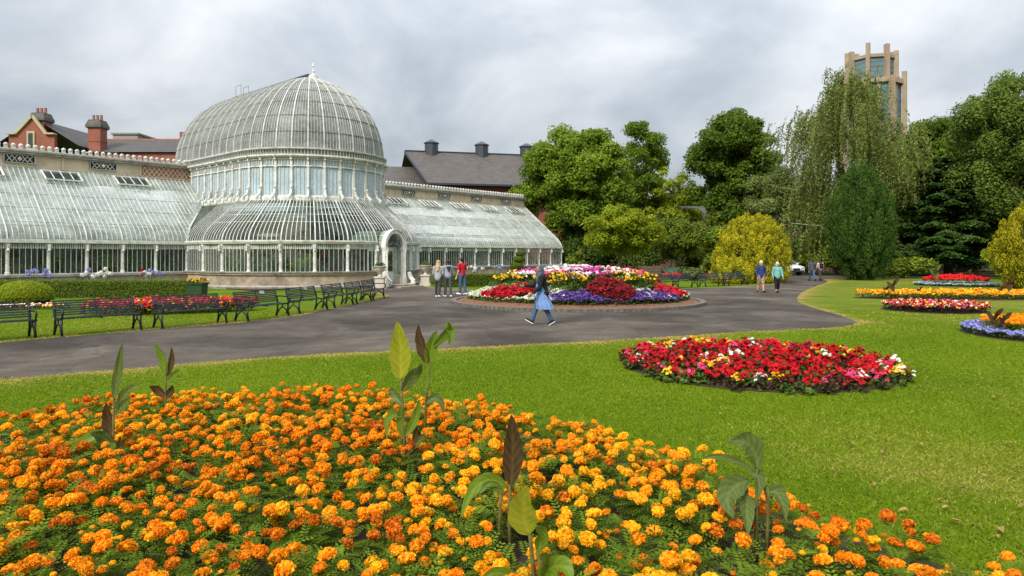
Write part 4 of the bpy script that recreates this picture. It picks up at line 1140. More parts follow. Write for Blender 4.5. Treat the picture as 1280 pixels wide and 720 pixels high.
def spiral_topiary():
    rng = np.random.default_rng(35); T = thing('topiary_tree', 'small clipped topiary tree in tiers before the right wing windows', 'topiary', (X(648, 50), 50, 0))
    P = []; Nn = []
    for z, r in ((.6, .55), (1.15, .5), (1.65, .42), (2.05, .3)):
        d = unit(rng.normal(size=(1300, 3))); P.append(d * np.array((r, r, r * .62)) + np.array((.12 * math.sin(z * 4), 0, z))); Nn.append(d)
    P = np.concatenate(P); Nn = np.concatenate(Nn)
    linkmesh('foliage', np_mesh('foliage', leaf_quads(rng, P, Nn + rng.normal(size=P.shape) * .4, .05, .6), 4, rng.random(len(P)) * .5), FM['hedge'], T)
    m = MB(); m.lathe([(.08, -.05), (.05, 2.0)], (0, 0, 0), 6); m.build('trunk', M['bark'], T)
spiral_topiary()

# plants inside the palm house, seen through the panes
def inside_plants():
    k = 0
    rng = np.random.default_rng(77)
    spots = [(-7.9 - 1.15 * i, .95 + rng.random() * .9) for i in range(20)] + [(8.2 + 1.4 * i, 1.0 + rng.random() * .9) for i in range(16)] + [(5.6 * math.sin(a), CF - 5.6 * math.cos(a)) for a in (-1.5, -1.2, -.9, -.6, -.34, .4, .7, 1.0, 1.3)] + [(1.8, CF - 1.5), (-1.5, CF - 2), (0, 2), (-2.5, 1), (2.5, 2)]
    for x, y in spots:
        wx, wy = ph_world(x, y); tall = abs(x) < 3 and y > CF - 3
        shrub('indoor_plant', 'leafy plant growing inside the palm house behind the glass', wx, wy, .95, .95, 4.8 if tall else 1.6 + rng.random() * 1.0, ['maple', 'hedge', 'red_in', 'deep', 'lime'][[0, 3, 1, 4, 2, 1, 2, 4, 0][k % 9]], 300 + k, 12, 240, .09, 'plants inside the palm house'); k += 1
inside_plants()
# ------------------------------------------------------------------ flowers
FM['tagetes'] = foliage('tagetes_leaves', (.048, .088, .005), (.16, .225, .016), .3)
FM['bed_leaf'] = foliage('bedding_leaves', (.030, .060, .010), (.11, .16, .028), .2)
FM['bronze_leaf'] = foliage('bronze_bedding_leaves', (.030, .022, .012), (.075, .060, .022), .2)
def petal(name, a, b, rand=.3, trans=.2): FM[name] = foliage(name + '_petals', a, b, trans, .55, rand, .15)
petal('orange', (.74, .22, .004), (.88, .37, .010)); petal('deep_orange', (.68, .165, .003), (.82, .28, .006)); petal('amber', (.80, .33, .005), (.90, .47, .012)); petal('rusty', (.40, .075, .004), (.68, .20, .008))
petal('red', (.36, .003, .008), (.66, .010, .018)); petal('pink', (.55, .020, .10), (.76, .10, .24)); petal('yellow', (.78, .44, .01), (.88, .62, .05)); petal('white', (.72, .70, .60), (.85, .84, .78))
petal('crimson', (.13, .004, .010), (.30, .010, .018)); petal('violet', (.060, .030, .15), (.14, .080, .28)); petal('cream', (.38, .42, .26), (.62, .65, .46)); petal('magenta', (.42, .02, .17), (.68, .07, .34))
petal('gold_petal', (.74, .36, .006), (.86, .54, .015)); petal('scarlet', (.60, .008, .008), (.80, .03, .02)); petal('mauve', (.16, .16, .42), (.30, .30, .58)); petal('silver', (.34, .42, .38), (.52, .58, .52)); petal('blue', (.17, .19, .46), (.34, .37, .64)); petal('pale_pink', (.70, .42, .55), (.85, .68, .76))
M['flower_eye'] = solid('flower_eye', (.035, .018, .010), .8, .3, 20)

rng0 = np.random.default_rng(3)
def fib(n):
    i = np.arange(n) + .5; z = 1 - 2 * i / n; a = i * 2.39996
    return np.stack([np.cos(a) * np.sqrt(1 - z * z), np.sin(a) * np.sqrt(1 - z * z), z], 1)
def pompom(seed, r=.05, n=230, flat=.72):
    """a ruffled double flower: overlapping frilled petals over a round core"""
    g = np.random.default_rng(seed)
    d = fib(n); d = d[d[:, 2] > -.55]; k = len(d)
    P = d * np.array((r, r, r * flat)) * (.86 + .16 * g.random((k, 1)))
    V = leaf_quads(g, P, d * .75 + g.normal(size=(k, 3)) * .55, r * (.21 + .10 * g.random(k)), .85, droop=.3)
    tint = np.clip(.55 + g.normal(size=k) * .28, 0, 1)
    c = fib(60); core = leaf_quads(g, c * np.array((r, r, r * flat)) * .72, c, r * .32, 1.0, droop=0)
    V = np.concatenate([V, core]); tint = np.concatenate([tint, np.full(60, .12)])
    V[:, :, 2] += r * flat * .5
    return np_mesh('flower_head', V, 4, tint)
def ferny(seed, rad=.22, h=.27, n=66, lf=.021):
    """a cushion of finely cut leaves: each leaf is a rib with pairs of narrow leaflets"""
    g = np.random.default_rng(seed); Q = []; T_ = []
    for i in range(n):
        a = g.random() * 6.283; rr = rad * g.random() ** .6 * .75; z = h * (.25 + .7 * g.random()) * (1 - .35 * (rr / rad) ** 2)
        b = np.array((math.cos(a) * rr, math.sin(a) * rr, z)); a2 = a + g.normal() * .8
        d = unit(np.array((math.cos(a2), math.sin(a2), .25 + g.normal() * .45))); L = .07 + .05 * g.random()
        s = unit(np.cross(d, (0, 0, 1.0))); nrm = np.cross(s, d); t0 = np.clip(.5 + g.normal() * .25, 0, 1)
        for j in range(6):
            c = b + d * L * (j / 5) - nrm * .02 * (j / 5) ** 2
            for sg in (-1, 1):
                ax = unit(s * sg + d * .55); ln = lf * (1.15 - .5 * abs(j / 5 - .4)) ; w = np.cross(ax, nrm) * ln * .30
                e = c + ax * ln * 1.5 - nrm * .004
                Q.append(np.stack([c, c + ax * ln * .7 + w, e, c + ax * ln * .7 - w])); T_.append(np.clip(t0 + g.normal() * .1, 0, 1))
    return np_mesh('foliage', np.array(Q), 4, np.array(T_))
def broadleaf(seed, rad, h, n, lf, asp=.7):
    g = np.random.default_rng(seed); d = unit(g.normal(size=(n, 3)) + np.array((0, 0, .5))); d[:, 2] = np.abs(d[:, 2])
    P = d * np.array((rad, rad, h)) * (g.random(n) ** .35)[:, None]; P[:, 2] = np.maximum(P[:, 2], .02)
    return np_mesh('foliage', leaf_quads(g, P, d * .5 + np.array((0, 0, .5)) + g.normal(size=(n, 3)) * .4, lf * (.7 + .6 * g.random(n)), asp), 4, np.clip(.45 + g.normal(size=n) * .22, 0, 1))
def with_mat(me, mat):
    m = me.copy(); m.materials.clear(); m.materials.append(mat); return m
def inst(name, me, parent, loc, rz=0, s=1.0, tilt=(0, 0)):
    o = bpy.data.objects.new(name, me); C.objects.link(o); o.parent = parent; o.location = loc; o.rotation_euler = (tilt[0], tilt[1], rz); o.scale = (s, s, s) if np.isscalar(s) else tuple(s)
    return o

def hexspots(poly_fn, x0, x1, y0, y1, sp, g, jit=.28):
    out = []; r = 0; y = y0
    while y < y1:
        x = x0 + (sp / 2 if r % 2 else 0)
        while x < x1:
            px, py = x + g.normal() * sp * jit, y + g.normal() * sp * jit
            out.append((px, py)); x += sp
        y += sp * .866; r += 1
    a = np.array(out); k = poly_fn(a[:, 0], a[:, 1])
    return a[k]

# marigolds in the foreground bed, each plant a thing of its own
MSP = .362
def marigolds():
    g = np.random.default_rng(21)
    heads = {c: [with_mat(pompom(i, .044), FM[c]) for i in range(3)] for c in ('orange', 'deep_orange', 'amber', 'rusty')}
    fol = []
    for i in range(6):
        m = ferny(10 + i); m.materials.append(FM['tagetes']); fol.append(m)
    def ins(x, y): return in_poly(x, y, mari_poly) & (poly_dist(x, y, mari_poly) > np.where((x > .8) & (y < 6.5), .22, .07)) & (np.abs(x) < .77 * y + .25) & (y > 3.0)
    S = hexspots(ins, -7, 4, 2.9, 9.2, MSP, g)
    S = S[np.argsort(S[:, 1])]
    extra = S[298:]; S = S[:298]
    ed = poly_dist(S[:, 0], S[:, 1], mari_poly)
    for (x, y), e_ in zip(S, ed):
        sc = (1.02 + .26 * g.random()) * (1.0 if e_ > .3 else .86)
        zone = .45 * math.sin(x * 1.3 + 1) + .45 * math.sin(y * 1.7 - x * .6) + g.normal() * 1.0
        col = 'amber' if zone > .75 else ('deep_orange' if zone < -.95 else 'orange')
        if g.random() < .06: col = 'rusty'
        word = {'amber': 'amber yellow', 'deep_orange': 'deep orange', 'orange': 'orange', 'rusty': 'fading rusty orange'}[col]
        T = thing('marigold', '%s marigold plant with ruffled heads in the large foreground bed' % word, 'flower', (x, y, .012), g.random() * 6.28, '%s marigolds in the foreground bed' % word)
        T.scale = (sc,) * 3
        inst('foliage', fol[g.integers(6)], T, (0, 0, 0), g.random() * 6.28, (1, 1, .85 + .3 * g.random()))
        nh = g.choice([3, 4, 5, 6, 7, 8, 9], p=[.06, .14, .22, .24, .18, .10, .06]); taken = []
        for k in range(nh * 6):
            a = g.random() * 6.283; rr = .02 + .19 * math.sqrt(g.random()); q = np.array((math.cos(a) * rr, math.sin(a) * rr))
            if any(np.hypot(*(q - w)) < .088 for w in taken): continue
            taken.append(q)
            inst('flower_head', heads[col][g.integers(3)], T, (q[0], q[1], .22 + .10 * g.random() - .2 * rr), g.random() * 6.28, (.52 + .44 * g.random() ** .8) * np.array((1, 1, .8 + .35 * g.random())), (g.normal() * .35, g.normal() * .35))
            if len(taken) == nh: break
        for k in range(g.integers(0, 4)):
            a = g.random() * 6.283; rr = .17 * math.sqrt(g.random()); inst('bud', heads[('amber', 'rusty')[k % 2]][0], T, (math.cos(a) * rr, math.sin(a) * rr, .20 + .08 * g.random()), 0, .24 + .12 * g.random())
    return extra
mari_extra = marigolds()

# begonias
def blossom(seed, r=.045, n=9):
    g = np.random.default_rng(seed); a = np.arange(n) * 2.4; t = np.linspace(.25, 1, n)
    P = np.stack([np.cos(a) * r * t * .6, np.sin(a) * r * t * .6, (1 - t) * r * .4], 1)
    Nn = np.stack([np.cos(a) * t * .7, np.sin(a) * t * .7, 1.0 + 0 * t], 1) + g.normal(size=(n, 3)) * .2
    return leaf_quads(g, P, Nn, r * (.5 + .2 * g.random(n)), .9, np.stack([np.cos(a), np.sin(a), 0 * a], 1), .2), np.clip(.5 + g.normal(size=n) * .28, 0, 1)
def cluster(seed, k, rad, h, r, n=9, spread=.8):
    g = np.random.default_rng(seed); V = []; T_ = []
    for i in range(k):
        v, t = blossom(seed * 31 + i, r * (.75 + .5 * g.random()), n)
        a = g.random() * 6.283; q = rad * math.sqrt(g.random()); th = g.normal() * .3
        Rm = np.array(Matrix.Rotation(th + q / rad * .5, 3, Vector((-math.sin(a), math.cos(a), 0))))
        v = v @ Rm.T + np.array((math.cos(a) * q, math.sin(a) * q, h * (1 - .4 * (q / rad) ** 2) + g.normal() * .018)); V.append(v); T_.append(np.clip(t + g.normal() * .15, 0, 1))
    return np_mesh('blossom', np.concatenate(V), 4, np.concatenate(T_))
beg_f = {c: [with_mat(cluster(5 + i, 9, .13, .24, .037), FM[c]) for i in range(4)] for c in ('red', 'pink', 'yellow', 'white', 'crimson', 'scarlet')}
beg_l = [with_mat(broadleaf(50 + i, .14, .22, 60, .04), FM['bed_leaf']) for i in range(3)]
beg_d = [with_mat(broadleaf(60 + i, .13, .19, 50, .035), FM['bronze_leaf']) for i in range(3)]
def begonia(x, y, z, col, g, where, dark=False, s=1.0):
    T = thing('begonia', '%s begonia plant %s' % ({'crimson': 'dark crimson', 'scarlet': 'scarlet'}.get(col, col), where), 'flower', (x, y, z), g.random() * 6.28, '%s begonias %s' % (col, where))
    T.scale = (s,) * 3
    inst('foliage', (beg_d if dark else beg_l)[g.integers(3)], T, (0, 0, 0)); inst('blossom', beg_f[col][g.integers(4)], T, (0, 0, 0), g.random() * 6.28)
g = np.random.default_rng(31)
bx, by, br_ = circ_beds['begonia']
for x, y in hexspots(lambda x, y: np.hypot(x - bx, y - by) < br_ - .05, bx - 2.5, bx + 2.5, by - 2.5, by + 2.5, .258, g):
    q = math.hypot(x - bx, y - by) / br_; u = g.random()
    col = 'crimson' if g.random() < .18 else 'red'
    edge = q > .80
    if u < (.24 if edge else .07): col = 'pink'
    elif u < (.33 if edge else .10): col = 'white'
    elif u < (.45 if edge else .19): col = 'yellow'
    begonia(x, y, .06 * (1 - q * q) + .0, col, g, 'in the mixed oval bed on the lawn', g.random() < .5, (.85 if q > .85 else 1.0) + .2 * g.random())

def carpet(name, label, cat, test, box, n, zfn, flower, leaf, seed, h=.16, fsize=.03, lsize=.04, share=.6, clump=.12):
    """a dense sheet of small flowers nobody could count: one object"""
    g = np.random.default_rng(seed); xx, yy, got = [], [], 0
    for _ in range(80):
        x = box[0] + (box[1] - box[0]) * g.random(n * 2); y = box[2] + (box[3] - box[2]) * g.random(n * 2)
        k = test(x, y); xx.append(x[k]); yy.append(y[k]); got += k.sum()
        if got >= n: break
    x, y = np.concatenate(xx)[:n], np.concatenate(yy)[:n]; m = len(x)
    lump = .5 + .5 * np.sin(x / clump * 1.9 + np.sin(y / clump)) * np.sin(y / clump * 2.1 + 1)
    isf = g.random(m) < share
    z = zfn(x, y) + h * (.55 + .45 * lump) * np.where(isf, .8 + .25 * g.random(m), .15 + .75 * g.random(m))
    P = np.stack([x, y, z], 1); Nn = np.stack([g.normal(size=m) * .5, g.normal(size=m) * .5 - .25, np.ones(m)], 1)
    V = leaf_quads(g, P, Nn, np.where(isf, fsize, lsize) * (.7 + .6 * g.random(m)), np.where(isf, .9, .5).reshape(-1, 1) if False else .75)
    cols = flower if isinstance(flower, (list, tuple)) else [flower]
    mi = np.where(isf, 1 + g.integers(0, len(cols), m), 0)
    me = np_mesh(name, V, 4, np.clip(.5 + .25 * g.normal(size=m), 0, 1), mi)
    return stuff(linkmesh(name, me, [FM[leaf]] + [FM[c] for c in cols]), label, cat)

carpet('marigold_bed', 'edge of the large marigold bed running out of the frame', 'flower', lambda x, y: in_poly(x, y, mari_poly) & ((np.abs(x) > .77 * y + .3) | (y < 2.95)), (-6.4, 3.6, 1.8, 8.9), 9000, lambda x, y: .02 + 0 * x, ['orange', 'amber', 'deep_orange'], 'tagetes', 260, .32, .03, .035, .5, .2)
# the round bed with its tiled kerb
k_ = MB(); n = 150
def kring(m, prof, n=96):
    m.loft([[(BEDC[0] + r * math.sin(a), BEDC[1] + r * math.cos(a), z) for a in [2 * math.pi * i / n for i in range(n)]] for r, z in prof], True, False)
kring(k_, [(5.05, 0), (5.05, .09), (5.08, .11), (5.20, .11), (5.23, .09), (5.23, 0)])
for i in range(n):
    a = 2 * math.pi * i / n
    k_.box((BEDC[0] + 5.14 * math.sin(a), BEDC[1] + 5.14 * math.cos(a), .065), (.19, .235, .12), rot=Matrix.Rotation(-a, 3, 'Z'))
tag(k_.build('kerb_ring', M['kerb']), 'low ring kerb of brown tiles round the raised flower bed', 'kerb')
def bed_z(x, y):
    q = np.clip(np.hypot(np.asarray(x) - BEDC[0], np.asarray(y) - BEDC[1]) / 5.05, 0, 1)
    return .06 + .92 * (1 - q ** 2.0)
rows_ = []
m_ = MB()
m_.loft([[(BEDC[0] + r * math.sin(a), BEDC[1] + r * math.cos(a), float(bed_z(BEDC[0] + r, BEDC[1]))) for a in [2 * math.pi * i / 64 for i in range(64)]] for r in np.linspace(.02, 5.06, 14)], True, False)
struct(m_.build('soil', M['soil_light'], smooth=True))
def pol(x, y): return np.hypot(x - BEDC[0], y - BEDC[1]), np.degrees(np.arctan2(x - BEDC[0], -(y - BEDC[1])))
BB = (BEDC[0] - 5.1, BEDC[0] + 5.1, BEDC[1] - 5.1, BEDC[1] + 5.1)
def dang(a, b): return (a - b + 180) % 360 - 180
REDS = (-46, 63, 172); CEL = (14, 118, -108)
def cresc(x, y, c, wid=17, r0=3.15, r1=4.6):
    r, a = pol(x, y); t = np.clip((r - r0) / (r1 - r0), 0, 1)
    return (r > r0) & (r < r1) & (np.abs(dang(a, c - 8 * (t - .5))) < wid * np.sqrt(np.clip(1 - (2 * t - 1) ** 2 * .75, 0, 1)))
def celos(x, y, c):
    cx = BEDC[0] + 3.75 * math.sin(R(c)); cy_ = BEDC[1] - 3.75 * math.cos(R(c)); return np.hypot(x - cx, y - cy_) < .92
for i, c in enumerate(REDS):
    where = ('between two cream wedges at the near left of the round bed', 'between two cream wedges at the right of the round bed', 'at the back of the round bed')[i]
    if i == 2: continue
    carpet('red_begonia_wedge', 'dense wedge of red flowers %s' % where, 'flower', lambda x, y: cresc(x, y, c), BB, 3200, bed_z, ['red', 'red', 'crimson'], 'bronze_leaf', 230 + i, .32, .045, .05, .62, .24)  # these wedges are red begonias, drawn as one carpet each
    for sg in (-1, 1):
        def tst(x, y, c=c, sg=sg):
            r, a = pol(x, y); d = dang(a, c); return (r > 3.1) & (r < 4.62) & (d * sg > 0) & (np.abs(d) < 35) & ~cresc(x, y, c, 20)
        carpet('white_alyssum', 'cream white alyssum carpet on the %s side of the %s red wedge in the round bed' % ('left' if sg < 0 else 'right', ('large near', 'narrow far')[i]), 'flower', tst, BB, 4200, bed_z, ['cream', 'cream', 'cream', 'white'], 'bed_leaf', 200 + i * 2 + sg, .24, .03, .045, .58, .17)
cel_l = [with_mat(broadleaf(80 + i, .16, .3, 60, .05, .45), FM['bronze_leaf']) for i in range(2)]
for i, c in enumerate(CEL[:2]):
    def tstc(x, y): return celos(x, y, c)
    cx = BEDC[0] + 3.75 * math.sin(R(c)); cy_ = BEDC[1] - 3.75 * math.cos(R(c))
    carpet('celosia', 'domed clump of dark crimson flowers at the %s of the round bed' % ('front', 'far right')[i], 'flower', tstc, BB, 3400, lambda x, y, cx=cx, cy_=cy_: bed_z(x, y) + .34 * np.clip(1 - ((x - cx) ** 2 + (y - cy_) ** 2) / .85, 0, 1), ['crimson'], 'bronze_leaf', 235 + i, .34, .045, .05, .6, .22)
    def tst(x, y, c=c):
        r, a = pol(x, y); d = dang(a, c); return (r > 3.55 + .012 * np.abs(d)) & (r < 4.68) & (np.abs(d) < (31 if c > 100 else 38)) & ~celos(x, y, c)
    if i == 0: carpet('blue_ageratum', 'violet ageratum carpet wrapped round the dark crimson clump at the front of the round bed', 'flower', tst, BB, 9000, bed_z, ['violet'], 'bed_leaf', 220 + i, .27, .042, .05, .78, .2)
def upright(seed, h, rad, n, lf):
    g = np.random.default_rng(seed); u = g.random(n); a = g.random(n) * 6.283; r = rad * (.3 + .7 * u) * g.random(n) ** .5
    P = np.stack([np.cos(a) * r, np.sin(a) * r, u * h], 1); Ax = np.stack([np.cos(a) * .5, np.sin(a) * .5, np.ones(n)], 1)
    return np_mesh('foliage', leaf_quads(g, P, g.normal(size=(n, 3)) + np.array((0, -.4, .3)), lf * (.7 + .6 * g.random(n)), .3, Ax), 4, np.clip(.5 + .22 * g.normal(size=n), 0, 1))
tall_l = [with_mat(upright(90 + i, .5, .2, 200, .06), FM['bed_leaf']) for i in range(3)]
def daisies(seed, k, rad, h, r, mat, eye):
    g = np.random.default_rng(seed); V = []; T_ = []; mi = []
    for i in range(k):
        a = g.random() * 6.283; q = rad * math.sqrt(g.random()); c = np.array((math.cos(a) * q, math.sin(a) * q, h * (.82 + .3 * g.random())))
        nrm = unit(np.array((g.normal() * .4, -.35 + g.normal() * .4, .8))); u = unit(np.cross(nrm, (1, 0, .2))); w = np.cross(nrm, u)
        for p in range(7):
            b = p * 6.283 / 7; d = u * math.cos(b) + w * math.sin(b); s = np.cross(nrm, d)
            V.append(np.stack([c, c + d * r * .6 + s * r * .34, c + d * r, c + d * r * .6 - s * r * .34])); T_.append(np.clip(.5 + g.normal() * .3, 0, 1)); mi.append(0)
        if eye:
            c2 = c + nrm * r * .12; e_ = r * .3
            V.append(np.stack([c2 - u * e_, c2 - w * e_, c2 + u * e_, c2 + w * e_])); T_.append(0); mi.append(1)
    me = np_mesh('blossom', np.array(V), 4, np.array(T_), mi); me.materials.append(FM[mat]); me.materials.append(M['flower_eye']); return me
rud = [daisies(100 + i, 11, .2, .46, .06, 'gold_petal', True) for i in range(4)]
cos_ = {c: [daisies(120 + i, 14, .2, .52, .07, c, False) for i in range(3)] for c in ('white', 'pale_pink', 'magenta', 'pink')}
def clumpthing(name, label, x, y, fl, group, s, z=None):
    T = thing(name, label, 'flower', (x, y, float(bed_z(x, y)) if z is None else z), g.random() * .6 - .3, group); T.scale = (s,) * 3
    inst('foliage', tall_l[g.integers(3)], T, (0, 0, 0), g.random() * 6.28); inst('blossom', fl[g.integers(len(fl))], T, (0, 0, 0))
for x, y in hexspots(lambda x, y: (pol(x, y)[0] > 2.45) & (pol(x, y)[0] < 3.45) & ~celos(x, y, 14), *BB, .36, g, .2):
    gap = math.sin(pol(x, y)[1] * .11) > .35 or g.random() < .2
    if gap: continue
    clumpthing('rudbeckia', 'golden rudbeckia plant with dark eyed daisies in the middle ring of the round bed', x, y, rud, 'rudbeckias in the round bed', .8 + .4 * g.random())
for x, y in hexspots(lambda x, y: pol(x, y)[0] < 2.75, *BB, .36, g, .2):
    u = math.sin(x * 2.3) + math.sin(y * 1.1 + x) + g.normal() * .5; col = 'magenta' if u > 1.0 else ('pale_pink' if u > .3 else ('white' if u > -1.1 else 'pink'))
    clumpthing('cosmos', '%s cosmos plant on the crown of the round bed' % {'pale_pink': 'pale pink', 'pink': 'bright pink'}.get(col, col), x, y, cos_[col], '%s cosmos in the round bed' % col, .78 + .3 * g.random())
carpet('bed_greenery', 'loose green leaves filling between the taller flowers of the round bed', 'greenery', lambda x, y: (pol(x, y)[0] < 3.7) & ~celos(x, y, 14), BB, 16000, bed_z, ['bed_leaf'], 'bed_leaf', 240, .34, .05, .06, .5, .3)

# beds further off and behind the benches
def flat(z0): return lambda x, y: z0 + 0 * x
def circ(a, b, r): return lambda x, y: np.hypot(x - a, y - b) < r
a, b, r = circ_beds['far_begonia']
carpet('begonia_bed', 'small round bed of mixed red begonias beyond the larger one', 'flower', circ(a, b, r - .1), (a - r, a + r, b - r, b + r), 5200, flat(.05), ['red', 'red', 'red', 'pink', 'crimson', 'yellow', 'white'], 'bronze_leaf', 251, .30, .055, .05, .7, .2)
carpet('marigold_bed', 'long bed of orange marigolds across the far lawn', 'flower', lambda x, y: ((x - ORB[0]) / (ORB[2] - .15)) ** 2 + ((y - ORB[1]) / (ORB[3] - .15)) ** 2 < 1, (ORB[0] - ORB[2], ORB[0] + ORB[2], ORB[1] - ORB[3], ORB[1] + ORB[3]), 9000, flat(.05), ['orange', 'amber', 'amber', 'orange'], 'tagetes', 252, .34, .06, .06, .55, .25)
a, b, r = circ_beds['red']
carpet('salvia_bed', 'distant round bed of scarlet flowers inside a blue border', 'flower', circ(a, b, r - .5), (a - r, a + r, b - r, b + r), 5000, lambda x, y: .1 + .35 * np.clip(1 - ((x - a) ** 2 + (y - b) ** 2) / r ** 2, 0, 1), ['scarlet', 'red'], 'bed_leaf', 253, .3, .06, .06, .75, .25)
carpet('lobelia_border', 'blue border ring round the distant scarlet bed', 'flower', lambda x, y: (np.hypot(x - a, y - b) < r) & (np.hypot(x - a, y - b) > r - .5), (a - r, a + r, b - r, b + r), 3000, flat(.03), ['mauve', 'silver'], 'bed_leaf', 254, .2, .05, .05, .7, .25)
a2, b2, r2 = circ_beds['mixed']
bx2 = (a2 - r2, a2 + r2, b2 - r2, b2 + r2)
carpet('lobelia_border', 'blue flower border round the bed cut by the right edge of the picture', 'flower', lambda x, y: (np.hypot(x - a2, y - b2) < r2 - .1) & (np.hypot(x - a2, y - b2) > r2 - .62), bx2, 9000, flat(.04), ['blue', 'mauve'], 'bed_leaf', 255, .2, .035, .035, .75, .16)
carpet('silver_foliage', 'silvery grey foliage band in the bed cut by the right edge of the picture', 'foliage', lambda x, y: (np.hypot(x - a2, y - b2) < r2 - .62) & (y - b2 < -.55 - .0 * x) & (x - a2 < 1.5), bx2, 7000, flat(.08), ['silver'], 'silver', 256, .24, .045, .05, .6, .18)
def inner_mixed(x, y): return (np.hypot(x - a2, y - b2) < r2 - .62) & (y - b2 > -.55)
mh = [with_mat(pompom(3, .052), FM[c]) for c in ('orange', 'amber', 'deep_orange')]; mf = with_mat(ferny(15), FM['tagetes'])
for x, y in hexspots(inner_mixed, *bx2, .30, g, .2):
    if x > .80 * y + .3: continue
    T = thing('marigold', 'orange marigold plant in the mixed bed at the right edge', 'flower', (x, y, .06), g.random() * 6.28, 'marigolds of the mixed bed at the right edge')
    inst('foliage', mf, T, (0, 0, 0))
    for q in range(4): aa = q * 1.57 + g.random(); inst('flower_head', mh[g.integers(3)], T, (math.cos(aa) * .1, math.sin(aa) * .1, .25 + .05 * g.random()), g.random() * 6, .9 + .4 * g.random())
carpet('begonia_bed', 'bed of red begonias and yellow flowers behind the row of benches', 'flower', lambda x, y: (((x + 11.6) * .9 + (y - 23.4) * .43) / 2.75) ** 2 + ((-(x + 11.6) * .43 + (y - 23.4) * .9) / .95) ** 2 < 1, (-15, -8, 20, 27), 6500, flat(.02), ['red', 'red', 'crimson', 'scarlet', 'red', 'yellow', 'pink'], 'bronze_leaf', 257, .52, .05, .05, .7, .2)
carpet('distant_red_bed', 'flat bright red bed far behind the round bed by the shrubs', 'flower', lambda x, y: ((x - X(860, 57)) / 2.1) ** 2 + ((y - 57) / 1.6) ** 2 < 1, (X(860, 57) - 3, X(860, 57) + 3, 54, 60), 4000, flat(.05), ['scarlet'], 'bed_leaf', 258, .35, .08, .06, .85, .3)
carpet('bedding_edge', 'thin row of pale bedding flowers at the foot of the round topiary', 'flower', lambda x, y: np.abs(y - 24.9 - .12 * (x + 18)) < .22, (-20.4, -16.4, 24, 26), 1400, flat(.02), ['white', 'red', 'yellow', 'pale_pink'], 'bed_leaf', 259, .2, .045, .05, .6, .2)

# agapanthus and hydrangea against the palm house
def globes(name, label, x, y, cols, seed, n=7, h=.85, r=.11, group=None):
    gg = np.random.default_rng(seed); T = thing(name, label, 'flower', (x, y, 0), 0, group)
    k = 90; a = gg.random(k) * 6.283; u = gg.random(k)
    P = np.stack([np.cos(a) * .35 * u, np.sin(a) * .35 * u, .1 + .45 * np.sin(u * 2.2)], 1)
    linkmesh('foliage', np_mesh('foliage', leaf_quads(gg, P, gg.normal(size=(k, 3)) + np.array((0, 0, .5)), .13, .16, np.stack([np.cos(a), np.sin(a), .9 - u * 1.2], 1)), 4, gg.random(k)), FM['bed_leaf'], T)
    st = MB()
    for i in range(n):
        aa = gg.random() * 6.283; q = .38 * math.sqrt(gg.random()); c = np.array((math.cos(aa) * q, math.sin(aa) * q, h * (.8 + .35 * gg.random())))
        st.tube([(c[0] * .3, c[1] * .3, 0), tuple(c)], .008, 4); d = fib(60)
        linkmesh('flower_head', np_mesh('flower_head', leaf_quads(gg, c + d * r, d + gg.normal(size=(60, 3)) * .4, .032, .6), 4, gg.random(60)), FM[cols[i % len(cols)]], T)
    st.build('stem', FM['bed_leaf'], T)
for i, (px, Y, cols, lab) in enumerate([(38, 33.8, ['blue'], 'blue agapanthus clump leftmost behind the clipped hedge'), (57, 33.2, ['blue'], 'blue agapanthus clump just behind the round topiary'), (108, 34, ['blue', 'white'], 'blue and white agapanthus clump behind the middle of the hedge'), (122, 33.6, ['white'], 'white flowered clump behind the middle of the hedge'), (134, 34.2, ['white'], 'white flowered clump next to a blue one behind the hedge'),
                                       (178, 34.5, ['white', 'crimson'], 'tall white flowered clump towards the right part of the hedge'), (196, 34.8, ['blue'], 'large blue agapanthus clump near the right end of the hedge'), (600, 47, ['blue', 'white'], 'blue agapanthus before the right glasshouse wing beside the man'), (622, 50, ['blue'], 'violet blue agapanthus before the right wing windows'), (588, 45, ['white'], 'white flowers before the right wing close to the man')]):
    globes('agapanthus', lab, X(px, Y), Y, cols, 400 + i, 5, 1.12 if i < 7 else 1.05, .095)
def planter():
    T = thing('flower_planter', 'green square planter with orange and yellow flowers at the end of the hedge', 'planter', (X(247, 31.5), 31.5, 0))
    m = MB(); m.loft([[(sx * w, sy * w, z) for sx, sy in ((-1, -1), (1, -1), (1, 1), (-1, 1))] for w, z in ((.30, 0), (.34, .62), (.38, .63), (.38, .7), (.33, .7), (.33, .62))]); m.build('box', M['planter_green'], T)
    o = np_mesh('blossom', leaf_quads(g, np.stack([g.normal(size=300) * .2, g.normal(size=300) * .2, .74 + .16 * g.random(300)], 1), g.normal(size=(300, 3)) + np.array((0, 0, 1)), .045, .8), 4, g.random(300), g.integers(0, 4, 300)); linkmesh('blossom', o, [FM['bed_leaf'], FM['orange'], FM['yellow'], FM['bed_leaf']], T)
M['planter_green'] = solid('planter_green', (.02, .05, .016), .7, .25, 6)
planter()

